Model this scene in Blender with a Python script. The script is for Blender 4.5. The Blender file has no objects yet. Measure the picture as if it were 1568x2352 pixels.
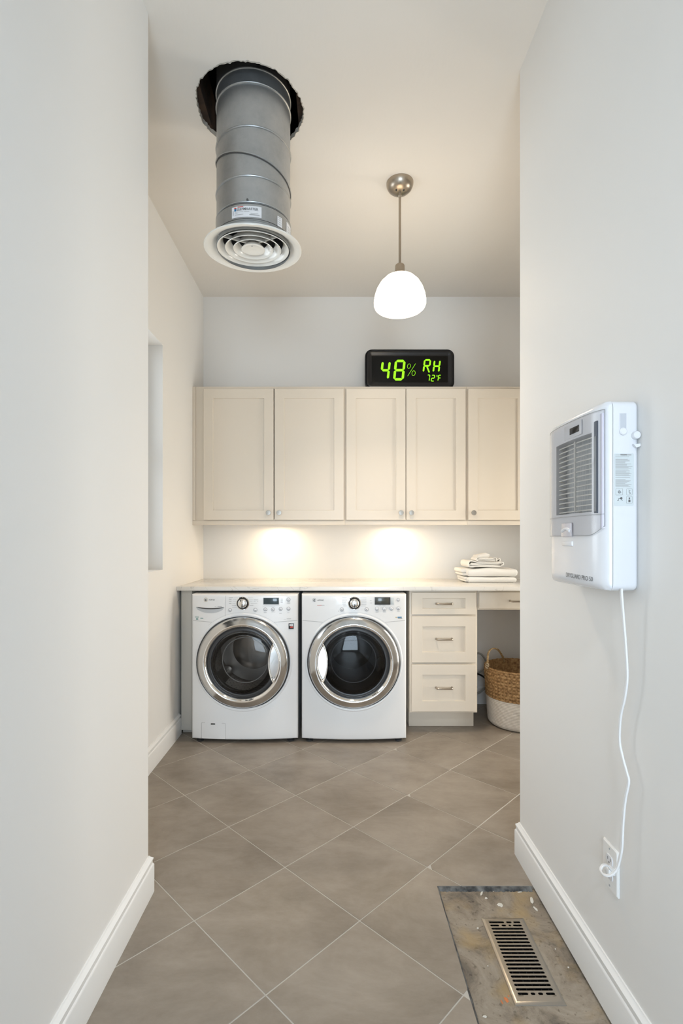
import bpy, bmesh, math, random
from mathutils import Vector, Matrix
random.seed(7)
R = math.radians
C = bpy.context.scene.collection
sc = bpy.context.scene

# ------------------------------------------------------------------ camera
W_IMG, H_IMG, F_PX = 1568, 2352, 1164.0
VPX, VPY, CAM_Z = 768.0, 1239.0, 1.32
cam_d = bpy.data.cameras.new('camera'); cam = bpy.data.objects.new('camera', cam_d); C.objects.link(cam)
cam.location = (0, 0, CAM_Z); cam.rotation_euler = (R(90), 0, 0)
cam_d.sensor_fit = 'VERTICAL'; cam_d.sensor_height = 36; cam_d.lens = F_PX / H_IMG * 36
cam_d.shift_x = (W_IMG / 2 - VPX) / H_IMG
cam_d.shift_y = (VPY - H_IMG / 2) / H_IMG
cam_d.clip_start = 0.02
sc.camera = cam

# ------------------------------------------------------------------ light and exposure
sc.view_settings.view_transform = 'Standard'; sc.view_settings.look = 'None'
sc.view_settings.gamma = 1.0; sc.view_settings.use_curve_mapping = False
sc.view_settings.exposure = 0.09
wd = bpy.data.worlds.new('sky'); sc.world = wd; wd.use_nodes = True
bgn = wd.node_tree.nodes['Background']; bgn.inputs[0].default_value = (0.80, 0.90, 1.0, 1); bgn.inputs[1].default_value = 1.0

def area(name, loc, rot, sx, sy, power, col, spread=180, shape='RECTANGLE'):
    d = bpy.data.lights.new(name, 'AREA'); d.shape = shape; d.size = sx; d.size_y = sy
    d.energy = power; d.color = col; d.spread = R(spread)
    o = bpy.data.objects.new(name, d); C.objects.link(o); o.location = loc; o.rotation_euler = rot
    return o
# daylight through: the glazed end of the hall behind the camera, the window in the left wall, the glazed door in the right wall
area('daylight_hall_end', (0.04, -2.72, 1.12), (R(90), 0, 0), 1.30, 2.0, 112.0, (0.72, 0.85, 1.000))
area('daylight_left_window', (-1.40, 2.65, 1.85), (0, R(-90), 0), 1.35, 0.9, 17.0, (0.95, 0.97, 1.000))
area('daylight_right_door', (2.47, 3.13, 1.15), (0, R(90), 0), 2.0, 0.62, 50.0, (1.000, 0.90, 0.79))
# two puck lamps under the wall cabinets
area('under_cabinet_glow', (-0.44, 3.93, 1.428), (0, 0, 0), 0.05, 0.05, 1.85, (1.000, 0.78, 0.50), 175, 'DISK')
area('under_cabinet_glow', (0.487, 3.93, 1.428), (0, 0, 0), 0.05, 0.05, 1.85, (1.000, 0.78, 0.50), 175, 'DISK')
# added fill light under the hall ceiling, unseen behind the camera
area('hall_added_fill', (0.04, -1.1, 3.262), (0, 0, 0), 0.16, 0.16, 28.0, (0.84, 0.91, 1.000), 150, 'DISK')
SHADE_EMIT = 7.0

# ------------------------------------------------------------------ helpers
def at(px, py, Y):
    """world point at depth Y that the photograph shows at (px, py)"""
    return Vector(((px - VPX) * Y / F_PX, Y, CAM_Z - (py - VPY) * Y / F_PX))
def atx(px, Y): return (px - VPX) * Y / F_PX
def atz(py, Y): return CAM_Z - (py - VPY) * Y / F_PX

def tag(o, label=None, cat=None, group=None, kind=None):
    if label: o['label'] = label
    if cat: o['category'] = cat
    if group: o['group'] = group
    if kind: o['kind'] = kind
    return o
def thing(name, loc, label, cat, group=None):
    o = bpy.data.objects.new(name, None); C.objects.link(o); o.location = loc; o.empty_display_size = .05
    return tag(o, label, cat, group)
def setparent(o, parent):
    if parent is not None:
        o.parent = parent
        if parent.type == 'EMPTY': o.matrix_parent_inverse = Matrix.Translation(-Vector(parent.location))

class MB:
    def __init__(s): s.bm = bmesh.new()
    def _new(s, verts, M):
        if M is not None: bmesh.ops.transform(s.bm, matrix=M, verts=verts)
    def box(s, x0, x1, y0, y1, z0, z1, bev=0.0, seg=2, M=None):
        r = bmesh.ops.create_cube(s.bm, size=1.0); vs = r['verts']
        for v in vs:
            v.co = Vector((x0 if v.co.x < 0 else x1, y0 if v.co.y < 0 else y1, z0 if v.co.z < 0 else z1))
        if bev > 0:
            es = list({e for v in vs for e in v.link_edges})
            g = bmesh.ops.bevel(s.bm, geom=es, offset=bev, segments=seg, affect='EDGES', profile=0.5)
            vs = list({v for f in g['faces'] for v in f.verts})
        s._new(vs, M); return s
    def quad(s, pts):
        s.bm.faces.new([s.bm.verts.new(p) for p in pts]); return s
    def loops(s, loops, closed=True, cap0=False, cap1=False):
        rows = [[s.bm.verts.new(p) for p in L] for L in loops]
        n = len(rows[0])
        for a, b in zip(rows, rows[1:]):
            for i in range(n if closed else n - 1):
                j = (i + 1) % n
                s.bm.faces.new((a[i], a[j], b[j], b[i]))
        if cap0: s.bm.faces.new(rows[0][::-1])
        if cap1: s.bm.faces.new(rows[-1])
        return s
    def lathe(s, prof, c, axis='Z', seg=48, close=False, a0=0, a1=2 * math.pi):
        full = abs(a1 - a0 - 2 * math.pi) < 1e-6
        n = seg if full else seg + 1
        L = []
        for r, h in (prof + [prof[0]] if close else prof):
            r = max(r, 1e-5)
            row = []
            for i in range(n):
                a = a0 + (a1 - a0) * i / seg
                if axis == 'Z': row.append((c[0] + r * math.cos(a), c[1] + r * math.sin(a), c[2] + h))
                elif axis == 'Y': row.append((c[0] + r * math.cos(a), c[1] + h, c[2] + r * math.sin(a)))
                else: row.append((c[0] + h, c[1] + r * math.cos(a), c[2] + r * math.sin(a)))
            L.append(row)
        return s.loops(L, closed=full)
    def tube(s, pts, r, seg=8, closed=False, caps=True, rs=None):
        pts = [Vector(p) for p in pts]; n = len(pts); L = []
        up = None
        for i, p in enumerate(pts):
            if closed: t = pts[(i + 1) % n] - pts[i - 1]
            else: t = pts[min(i + 1, n - 1)] - pts[max(i - 1, 0)]
            t.normalize()
            if up is None:
                up = Vector((0, 0, 1)) if abs(t.z) < .9 else Vector((0, 1, 0))
            a = t.cross(up).normalized(); b = a.cross(t).normalized(); up = b
            rr = rs[i] if rs else r
            L.append([p + (a * math.cos(k * 2 * math.pi / seg) + b * math.sin(k * 2 * math.pi / seg)) * rr for k in range(seg)])
        if closed: L.append(L[0])
        return s.loops(L, True, caps and not closed, caps and not closed)
    def prism(s, outline, f0, f1):
        """outline: list of 2D pts, f0/f1 map a 2D pt to 3D for both ends"""
        return s.loops([[f0(*p) for p in outline], [f1(*p) for p in outline]], True, True, True)
    def build(s, name, mat, parent=None, smooth=38, M=None, merge=True):
        if merge: bmesh.ops.remove_doubles(s.bm, verts=s.bm.verts, dist=1e-6)
        bmesh.ops.recalc_face_normals(s.bm, faces=s.bm.faces)
        me = bpy.data.meshes.new(name); s.bm.to_mesh(me); s.bm.free()
        if M is not None: me.transform(M)
        me.materials.append(mat)
        if smooth:
            me.shade_smooth(); me.set_sharp_from_angle(angle=R(smooth))
        o = bpy.data.objects.new(name, me); C.objects.link(o); setparent(o, parent)
        return o

def bxo(name, mat, parent, *a, bev=0.0, seg=2): return MB().box(*a, bev=bev, seg=seg).build(name, mat, parent)
def struct(o): o['kind'] = 'structure'; return o
def rrect(x0, x1, z0, z1, r, n=6):
    out = []
    for cx, cz, a in ((x1 - r, z1 - r, 0), (x0 + r, z1 - r, 90), (x0 + r, z0 + r, 180), (x1 - r, z0 + r, 270)):
        for k in range(n + 1):
            t = R(a + 90 * k / n); out.append((cx + r * math.cos(t), cz + r * math.sin(t)))
    return out
def smoothpts(pts, sub=6, closed=False):
    pts = [Vector(p) for p in pts]; n = len(pts); out = []
    rng = range(n if closed else n - 1)
    for i in rng:
        if closed: p0, p1, p2, p3 = pts[i - 1], pts[i], pts[(i + 1) % n], pts[(i + 2) % n]
        else: p0, p1, p2, p3 = pts[max(i - 1, 0)], pts[i], pts[i + 1], pts[min(i + 2, n - 1)]
        for k in range(sub):
            t = k / sub
            out.append(0.5 * ((2 * p1) + (p2 - p0) * t + (2 * p0 - 5 * p1 + 4 * p2 - p3) * t * t + (3 * p1 - p0 - 3 * p2 + p3) * t ** 3))
    if not closed: out.append(pts[-1])
    return out

# text: flat letters mapped on to a surface by fn(x, y)
def lettering(body, width, height, fn, mat, parent, name='lettering', shear=0.0, bold=0.0):
    cu = bpy.data.curves.new('t', 'FONT'); cu.body = body; cu.shear = shear; cu.offset = bold; cu.resolution_u = 3
    to = bpy.data.objects.new('t', cu); C.objects.link(to)
    bpy.context.view_layer.update()
    me = bpy.data.meshes.new_from_object(to.evaluated_get(bpy.context.evaluated_depsgraph_get()))
    bpy.data.objects.remove(to); bpy.data.curves.remove(cu)
    xs = [v.co.x for v in me.vertices]; ys = [v.co.y for v in me.vertices]
    x0, x1, y0, y1 = min(xs), max(xs), min(ys), max(ys)
    for v in me.vertices:
        v.co = Vector(fn((v.co.x - x0) / (x1 - x0) * width, (v.co.y - y0) / (y1 - y0) * height))
    me.name = name; me.materials.clear(); me.materials.append(mat)
    o = bpy.data.objects.new(name, me); C.objects.link(o); setparent(o, parent)
    return o

# ------------------------------------------------------------------ materials
def mat(name, col, rough=0.5, metal=0.0, spec=0.5, emit=None, es=1.0, coat=0.0):
    m = bpy.data.materials.new(name); m.use_nodes = True
    b = m.node_tree.nodes['Principled BSDF']
    b.inputs['Base Color'].default_value = (*col, 1); b.inputs['Roughness'].default_value = rough
    b.inputs['Metallic'].default_value = metal; b.inputs['Specular IOR Level'].default_value = spec
    b.inputs['Coat Weight'].default_value = coat
    if emit: b.inputs['Emission Color'].default_value = (*emit, 1); b.inputs['Emission Strength'].default_value = es
    return m
def nodes(m): return m.node_tree.nodes, m.node_tree.links, m.node_tree.nodes['Principled BSDF']
def addbump(m, scale, strength, dist=0.002, detail=3, stretch=None):
    N, L, b = nodes(m)
    tc = N.new('ShaderNodeTexCoord'); no = N.new('ShaderNodeTexNoise'); no.inputs['Scale'].default_value = scale; no.inputs['Detail'].default_value = detail
    src = tc.outputs['Object']
    if stretch:
        mp = N.new('ShaderNodeMapping'); mp.inputs['Scale'].default_value = stretch; L.new(src, mp.inputs[0]); src = mp.outputs[0]
    L.new(src, no.inputs['Vector'])
    bu = N.new('ShaderNodeBump'); bu.inputs['Strength'].default_value = strength; bu.inputs['Distance'].default_value = dist
    L.new(no.outputs['Fac'], bu.inputs['Height']); L.new(bu.outputs[0], b.inputs['Normal'])
    return m
def addcol(m, scale, stops, detail=5, rough=None, distort=0.0, stretch=None, obj_random=False):
    """noise driven base colour"""
    N, L, b = nodes(m)
    tc = N.new('ShaderNodeTexCoord'); no = N.new('ShaderNodeTexNoise'); no.inputs['Scale'].default_value = scale
    no.inputs['Detail'].default_value = detail; no.inputs['Distortion'].default_value = distort
    if rough is not None: no.inputs['Roughness'].default_value = rough
    src = tc.outputs['Object']
    if stretch:
        mp = N.new('ShaderNodeMapping'); mp.inputs['Scale'].default_value = stretch; L.new(src, mp.inputs[0]); src = mp.outputs[0]
    if obj_random:
        oi = N.new('ShaderNodeObjectInfo'); ad = N.new('ShaderNodeVectorMath'); ad.operation = 'ADD'
        ml = N.new('ShaderNodeMath'); ml.operation = 'MULTIPLY'; ml.inputs[1].default_value = 37.0
        L.new(oi.outputs['Random'], ml.inputs[0]); L.new(src, ad.inputs[0]); L.new(ml.outputs[0], ad.inputs[1]); src = ad.outputs[0]
    L.new(src, no.inputs['Vector'])
    cr = N.new('ShaderNodeValToRGB'); e = cr.color_ramp.elements
    e[0].position, e[0].color = stops[0][0], (*stops[0][1], 1); e[1].position, e[1].color = stops[-1][0], (*stops[-1][1], 1)
    for p, c in stops[1:-1]:
        x = e.new(p); x.color = (*c, 1)
    L.new(no.outputs['Fac'], cr.inputs[0]); L.new(cr.outputs[0], b.inputs['Base Color'])
    return cr

WALL = addbump(mat('wall_paint', (0.80, 0.79, 0.77), 0.6, spec=0.3), 260, .05, .0006)
CEIL = addbump(mat('ceiling_paint', (0.80, 0.765, 0.715), 0.75, spec=0.2), 60, .22, .002, 2, (1, .45, 1))
TRIM = mat('trim_paint', (0.83, 0.83, 0.82), 0.28)
CAB = addbump(mat('cabinet_paint', (0.72, 0.645, 0.545), 0.38), 300, .03, .0004)
APPL = mat('appliance_white', (0.80, 0.80, 0.80), 0.22, coat=.3)
CHROME = mat('chrome', (0.86, 0.86, 0.86), 0.05, 1.0)
CHROME_SOFT = mat('satin_chrome_ring', (0.60, 0.61, 0.62), 0.16, 1.0)
NICKEL = addbump(mat('brushed_nickel', (0.42, 0.365, 0.30), 0.32, 1.0), 60, .12, .0005, 3, (1, 1, 14))
KNOBM = mat('satin_nickel', (0.40, 0.375, 0.34), 0.42, 1.0)
GALV = mat('galvanised_steel', (0.42, 0.44, 0.45), 0.38, 0.85)
addcol(GALV, 9, [(.25, (.36, .375, .385)), (.5, (.44, .455, .465)), (.8, (.52, .53, .535))], 8, .75)
addbump(GALV, 30, .12, .002)
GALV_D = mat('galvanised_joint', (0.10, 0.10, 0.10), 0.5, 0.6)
VENTW = mat('diffuser_enamel', (0.78, 0.77, 0.73), 0.2, coat=.3)
BLACK = mat('black_plastic', (0.015, 0.015, 0.016), 0.22)
BLACKG = mat('black_gloss', (0.003, 0.003, 0.003), 0.15, spec=.25)
DARK = mat('dark_grey_plastic', (0.035, 0.036, 0.038), 0.3)
GROOVE = mat('shadow_gap_grey', (0.22, 0.22, 0.22), 0.6)
GREY = mat('grey_plastic', (0.36, 0.37, 0.38), 0.4)
INK = mat('ink_grey', (0.12, 0.12, 0.12), 0.6)
INKL = mat('ink_light_grey', (0.42, 0.42, 0.42), 0.6)
INKG = mat('ink_teal', (0.05, 0.22, 0.20), 0.6)
INKR = mat('ink_red', (0.6, 0.07, 0.05), 0.6)
INKB = mat('ink_blue', (0.03, 0.18, 0.36), 0.6)
GOLD = mat('logo_gold', (0.50, 0.38, 0.18), 0.5)
PAPER = mat('sticker_paper', (0.78, 0.78, 0.80), 0.45)
STICK = mat('sticker_film', (0.62, 0.66, 0.67), 0.35)
PLASW = mat('white_plastic', (0.74, 0.75, 0.78), 0.25, coat=.2)
CORD = mat('white_cord', (0.80, 0.80, 0.80), 0.35)
GREEN = mat('green_led', (0.1, 0.4, 0.0), 0.5, emit=(0.36, 1.0, 0.0), es=0.95)
LCD = mat('lcd_glass', (0.035, 0.055, 0.065), 0.08)
LCD2 = mat('lcd_olive', (0.06, 0.06, 0.05), 0.12)
TOWEL = addbump(mat('terry_cloth', (0.83, 0.815, 0.78), 0.95, spec=.1), 420, .5, .002)
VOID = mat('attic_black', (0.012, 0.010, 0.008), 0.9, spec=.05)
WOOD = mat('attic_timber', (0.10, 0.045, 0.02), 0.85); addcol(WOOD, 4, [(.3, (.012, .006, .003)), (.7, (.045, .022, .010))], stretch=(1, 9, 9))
DRYW = addbump(mat('broken_drywall', (0.42, 0.39, 0.34), 0.95), 90, .8, .004)
STEEL = mat('register_steel', (0.42, 0.395, 0.355), 0.33, 1.0)
DUCTIN = mat('duct_inside', (0.05, 0.05, 0.05), 0.6, .5)
FILTER = mat('filter_mesh', (0.5, 0.53, 0.55), 0.8); addcol(FILTER, 40, [(.3, (.42, .45, .47)), (.7, (.60, .62, .63))], stretch=(1, 6, .4))
GREYHOSE = mat('grey_hose', (0.34, 0.34, 0.33), 0.5)

# quartz
QUARTZ = mat('quartz', (0.80, 0.77, 0.72), 0.12)
N, L, b = nodes(QUARTZ)
tc = N.new('ShaderNodeTexCoord'); no = N.new('ShaderNodeTexNoise'); no.inputs['Scale'].default_value = 2.6; no.inputs['Detail'].default_value = 9; no.inputs['Distortion'].default_value = 1.6
L.new(tc.outputs['Object'], no.inputs['Vector'])
cr = N.new('ShaderNodeValToRGB'); e = cr.color_ramp.elements
e[0].position = .485; e[0].color = (.76, .74, .70, 1); e[1].position = .515; e[1].color = (.76, .74, .70, 1)
x = e.new(.50); x.color = (.56, .54, .50, 1); x = e.new(.494); x.color = (.74, .72, .68, 1); x = e.new(.506); x.color = (.74, .72, .68, 1)
L.new(no.outputs['Fac'], cr.inputs[0]); L.new(cr.outputs[0], b.inputs['Base Color'])

# floor tile: clouded grey-brown porcelain, each tile with its own pattern
TILE = mat('porcelain_tile', (0.30, 0.26, 0.22), 0.36)
addcol(TILE, 2.6, [(.30, (.190, .160, .128)), (.5, (.270, .233, .192)), (.72, (.350, .308, .260))], 12, .70, .25, (1, 1.7, 1), True)
N, L, b = nodes(TILE)
n2 = N.new('ShaderNodeTexNoise'); n2.inputs['Scale'].default_value = 8; n2.inputs['Detail'].default_value = 6
mr = N.new('ShaderNodeMapRange'); mr.inputs['To Min'].default_value = .30; mr.inputs['To Max'].default_value = .46
L.new(n2.outputs['Fac'], mr.inputs['Value']); L.new(mr.outputs[0], b.inputs['Roughness'])
addbump(TILE, 90, .06, .0008)
GROUT = addbump(mat('grout', (0.50, 0.48, 0.44), 0.9), 200, .3, .001)

# bare concrete slab
CONC = mat('bare_concrete', (0.4, 0.36, 0.3), 0.85, spec=.25)
addcol(CONC, 5, [(.33, (.10, .092, .085)), (.43, (.21, .178, .140)), (.52, (.30, .258, .205)), (.62, (.36, .315, .255)), (.76, (.44, .40, .34))], 14, .74, .8)
N, L, b = nodes(CONC)
ramp = [n for n in N if n.type == 'VALTORGB'][0]
tc = N.new('ShaderNodeTexCoord')
vo = N.new('ShaderNodeTexNoise'); vo.inputs['Scale'].default_value = 70; vo.inputs['Detail'].default_value = 4; L.new(tc.outputs['Object'], vo.inputs['Vector'])
c2 = N.new('ShaderNodeValToRGB'); c2.color_ramp.elements[0].position = .30; c2.color_ramp.elements[0].color = (.45, .43, .41, 1); c2.color_ramp.elements[1].position = .40; c2.color_ramp.elements[1].color = (1, 1, 1, 1)
L.new(vo.outputs['Fac'], c2.inputs[0])
mx = N.new('ShaderNodeMixRGB'); mx.blend_type = 'MULTIPLY'; mx.inputs[0].default_value = .7
L.new(ramp.outputs[0], mx.inputs[1]); L.new(c2.outputs[0], mx.inputs[2])
# rusty yellow stain areas
n3 = N.new('ShaderNodeTexNoise'); n3.inputs['Scale'].default_value = 7; n3.inputs['Detail'].default_value = 5
mp = N.new('ShaderNodeMapping'); mp.inputs['Location'].default_value = (3.1, .4, 0); L.new(tc.outputs['Object'], mp.inputs[0]); L.new(mp.outputs[0], n3.inputs['Vector'])
c3 = N.new('ShaderNodeValToRGB'); c3.color_ramp.elements[0].position = .50; c3.color_ramp.elements[0].color = (0, 0, 0, 1); c3.color_ramp.elements[1].position = .68; c3.color_ramp.elements[1].color = (.55, .55, .55, 1)
L.new(n3.outputs['Fac'], c3.inputs[0])
m3 = N.new('ShaderNodeMixRGB'); m3.inputs[2].default_value = (.42, .30, .14, 1)
L.new(c3.outputs[0], m3.inputs[0]); L.new(mx.outputs[0], m3.inputs[1]); L.new(m3.outputs[0], b.inputs['Base Color'])
addbump(CONC, 45, .55, .004, 8)
SPLAT = mat('dried_plaster', (0.66, 0.64, 0.58), 0.9)
ORANGE = mat('orange_mark', (0.62, 0.20, 0.07), 0.9)
MORTAR = addbump(mat('mortar_edge', (0.16, 0.17, 0.17), 0.95), 60, .8, .004, 6)
addcol(MORTAR, 30, [(.35, (.04, .04, .04)), (.55, (.13, .13, .125)), (.8, (.26, .26, .25))])

def glass_mat(name, col, mix, rough=.02):
    m = bpy.data.materials.new(name); m.use_nodes = True
    N, L = m.node_tree.nodes, m.node_tree.links
    N.remove(N['Principled BSDF']); out = N['Material Output']
    tr = N.new('ShaderNodeBsdfTransparent'); tr.inputs[0].default_value = (*col, 1)
    gl = N.new('ShaderNodeBsdfGlossy'); gl.inputs['Roughness'].default_value = rough
    lw = N.new('ShaderNodeFresnel'); lw.inputs['IOR'].default_value = mix
    mx = N.new('ShaderNodeMixShader'); L.new(lw.outputs[0], mx.inputs[0]); L.new(tr.outputs[0], mx.inputs[1]); L.new(gl.outputs[0], mx.inputs[2])
    L.new(mx.outputs[0], out.inputs[0]); return m
GLASS = glass_mat('washer_glass', (.58, .56, .54), 1.32)
GLASS_D = glass_mat('dryer_glass', (.30, .30, .31), 1.40)
COVER = glass_mat('clear_cover', (.99, .99, 1.0), 1.18, .04)
PANE = glass_mat('window_glass', (.96, .98, .98), 1.45)
SHADE = mat('opal_glass_lit', (0.9, 0.88, 0.84), 0.3, emit=(1.0, 0.79, 0.56), es=SHADE_EMIT)

# ------------------------------------------------------------------ room shell
YB = 4.08; XL = -1.055; XR = 2.30; ZC = 3.272
HL = -0.693; HR = 0.772; YJL = 1.885; YJR = 2.11; YF = -2.6
def wall_holes(name, axis, c0, c1, a0, a1, z0, z1, hole=None):
    """slab with thickness c0..c1; spans a0..a1 along the other axis; hole=(a,b,za,zb)"""
    mb = MB()
    def bx(a, b_, za, zb):
        if b_ - a < 1e-6 or zb - za < 1e-6: return
        if axis == 'X': mb.box(c0, c1, a, b_, za, zb)
        else: mb.box(a, b_, c0, c1, za, zb)
    if hole:
        h0, h1, hz0, hz1 = hole
        bx(a0, h0, z0, z1); bx(h1, a1, z0, z1); bx(h0, h1, z0, hz0); bx(h0, h1, hz1, z1)
    else: bx(a0, a1, z0, z1)
    return struct(mb.build(name, WALL, smooth=None))
WT = ZC
wall_holes('wall_back', 'Y', YB, YB + .12, XL - .17, XR + .12, -.03, WT)
wall_holes('wall_left', 'X', XL - .17, XL, YJL, YB, -.03, WT, (2.20, 3.113, 1.134, 2.513))
wall_holes('wall_right', 'X', XR, XR + .12, 2.10, YB, -.03, WT, (2.80, 3.43, 0.06, 2.25))
wall_holes('wall_hall_left', 'X', XL - .17, HL, YF, YJL, -.03, WT)
wall_holes('wall_hall_right', 'X', HR, HR + .14, YF, YJR, -.03, WT)
wall_holes('wall_front_right', 'Y', YJR - .14, YJR, HR + .14, XR + .12, -.03, WT)
wall_holes('wall_front', 'Y', YF - .12, YF, HL, HR, -.03, WT, (-.60, .68, 0.10, 2.2))

# ceiling with a ragged round hole
HCX, HCY, HR0 = -0.382, 2.304, 0.2385
N_H = 160
rr = []
for i in range(N_H):
    a = 2 * math.pi * i / N_H
    rr.append(HR0 + .0025 * math.sin(5 * a + 1) + random.uniform(-.0035, .0035))
def rect_pt(a, cx, cy, x0, x1, y0, y1):
    c, s = math.cos(a), math.sin(a)
    t = min([(x1 - cx) / c if c > 1e-9 else 1e9, (x0 - cx) / c if c < -1e-9 else 1e9, (y1 - cy) / s if s > 1e-9 else 1e9, (y0 - cy) / s if s < -1e-9 else 1e9])
    return cx + c * t, cy + s * t
def ring_to_rect(angles, cx, cy, rad, x0, x1, y0, y1):
    corners = sorted((math.atan2(y - cy, x - cx) % (2 * math.pi)) for x in (x0, x1) for y in (y0, y1))
    A = [(a, rad[i]) for i, a in enumerate(angles)]
    for c in corners:
        k = min(range(len(A)), key=lambda q: abs(A[q][0] - c)); A[k] = (c, A[k][1])
    inner = [(cx + r * math.cos(a), cy + r * math.sin(a)) for a, r in A]
    outer = [rect_pt(a, cx, cy, x0, x1, y0, y1) for a, r in A]
    return inner, outer
angs = [2 * math.pi * i / N_H for i in range(N_H)]
inn, outr = ring_to_rect(angs, HCX, HCY, rr, XL - .17, XR + .12, YF - .12, YB + .12)
mb = MB()
mb.loops([[(x, y, ZC + .016) for x, y in inn], [(x, y, ZC) for x, y in inn], [(x, y, ZC) for x, y in outr], [(x, y, ZC + .016) for x, y in outr]])
mb.loops([[(x, y, ZC + .016) for x, y in inn], [(x, y, ZC + .016) for x, y in outr]])
ceil = struct(mb.build('ceiling', CEIL, smooth=30))
# torn paper rim of the hole
mb = MB(); L0 = []; L1 = []; L2 = []
for i, a in enumerate(angs):
    r0 = rr[i]; j = random.uniform(.001, .0045)
    L0.append((HCX + (r0 + j) * math.cos(a), HCY + (r0 + j) * math.sin(a), ZC - .0008))
    L1.append((HCX + (r0 - .0005) * math.cos(a), HCY + (r0 - .0005) * math.sin(a), ZC - .0035 * random.random() - .001))
    L2.append((HCX + (r0 - .001) * math.cos(a), HCY + (r0 - .001) * math.sin(a), ZC + .018))
mb.loops([L0, L1, L2]); mb.build('torn_paper_edge', DRYW, ceil)
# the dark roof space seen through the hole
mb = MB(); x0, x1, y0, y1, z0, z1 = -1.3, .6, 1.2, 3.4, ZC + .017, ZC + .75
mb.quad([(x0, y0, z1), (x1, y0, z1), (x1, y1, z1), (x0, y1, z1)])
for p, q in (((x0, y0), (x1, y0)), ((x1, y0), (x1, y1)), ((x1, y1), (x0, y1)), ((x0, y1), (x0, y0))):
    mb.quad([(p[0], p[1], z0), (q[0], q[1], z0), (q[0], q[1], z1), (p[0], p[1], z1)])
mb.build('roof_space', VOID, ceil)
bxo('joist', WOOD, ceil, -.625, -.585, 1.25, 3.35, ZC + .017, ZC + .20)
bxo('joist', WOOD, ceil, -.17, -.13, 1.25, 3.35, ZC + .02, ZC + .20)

# floor: sub floor, grout bed, tiles
PX0, PY1 = 0.395, 1.927       # bare patch: x > PX0, y < PY1
floor = struct(MB().box(XL - .17, XR + .12, YF - .12, YB + .12, -.06, -.0125).build('floor', CONC, smooth=None))
mb = MB()
mb.box(XL - .1, PX0 - .006, YF, YB + .05, -.0124, -.0012).box(PX0 - .006, XR + .05, PY1 + .006, YB + .05, -.0124, -.0012)
mb.build('grout_bed', GROUT, floor, None)
def clip(poly, ax, val, keep_less):
    out = []
    for i in range(len(poly)):
        p, q = poly[i], poly[(i + 1) % len(poly)]
        pi = (p[ax] <= val) == keep_less; qi = (q[ax] <= val) == keep_less
        if pi: out.append(p)
        if pi != qi:
            t = (val - p[ax]) / (q[ax] - p[ax]); out.append((p[0] + (q[0] - p[0]) * t, p[1] + (q[1] - p[1]) * t))
    return out
def parea(p): return abs(sum(p[i][0] * p[(i + 1) % len(p)][1] - p[(i + 1) % len(p)][0] * p[i][1] for i in range(len(p)))) / 2 if len(p) > 2 else 0
HD = .2865; NX, NY = .0871, 1.755
def inset(poly, d):
    cx = sum(p[0] for p in poly) / len(poly); cy = sum(p[1] for p in poly) / len(poly)
    out = []
    n = len(poly)
    for i in range(n):
        a, p, c = Vector(poly[i - 1]), Vector(poly[i]), Vector(poly[(i + 1) % n])
        e1 = (p - a).normalized(); e2 = (c - p).normalized()
        n1 = Vector((-e1.y, e1.x)); n2 = Vector((-e2.y, e2.x))
        if n1.dot(Vector((cx, cy)) - p) < 0: n1 = -n1; n2 = -n2
        k = (n1 + n2); k = k / max(k.length_squared, .3) * 2
        out.append(tuple(p + k * d))
    return out
def tile_zones(poly):
    """intersect with the laid floor areas"""
    res = []
    a = clip(poly, 0, PX0 - .005, True); a = clip(a, 0, XL - .01, False) if a else a
    a = clip(a, 1, YB + .02, True) if len(a) > 2 else a
    a = clip(a, 1, YF, False) if len(a) > 2 else a
    if parea(a) > 2e-4: res.append(a)
    b_ = clip(poly, 0, PX0 - .005, False)
    b_ = clip(b_, 1, PY1 + .004, False) if len(b_) > 2 else b_
    b_ = clip(b_, 1, YB + .02, True) if len(b_) > 2 else b_
    b_ = clip(b_, 0, XR + .02, True) if len(b_) > 2 else b_
    if parea(b_) > 2e-4: res.append(b_)
    return res
for i in range(-8, 12):
    for j in range(-18, 12):
        if (i + j) % 2 == 0: continue
        cx, cy = NX + i * HD, NY + j * HD
        if cx < -1.5 or cx > 3.1 or cy < -2.9 or cy > 4.4: continue
        if cy < 1.6 and (cx < HL - .3 or cx > HR + .3): continue
        if cy < .2: continue_far = True
        g = .0019 * math.sqrt(2)
        poly = [(cx + HD - g, cy), (cx, cy + HD - g), (cx - HD + g, cy), (cx, cy - HD + g)]
        zs = tile_zones(poly)
        if not zs: continue
        mb = MB(); single = len(zs) == 1
        dz = random.uniform(-.0002, .0002)
        for z in zs:
            if single:
                mb.loops([[(x, y, -.0118) for x, y in z], [(x, y, -.0008 + dz) for x, y in z], [(x, y, dz) for x, y in inset(z, .0008)]], True, True, True)
            else:
                mb.loops([[(x, y, -.0118) for x, y in z], [(x, y, dz) for x, y in z]], True, True, True)
        mb.build('tile', TILE, floor, 30)
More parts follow.
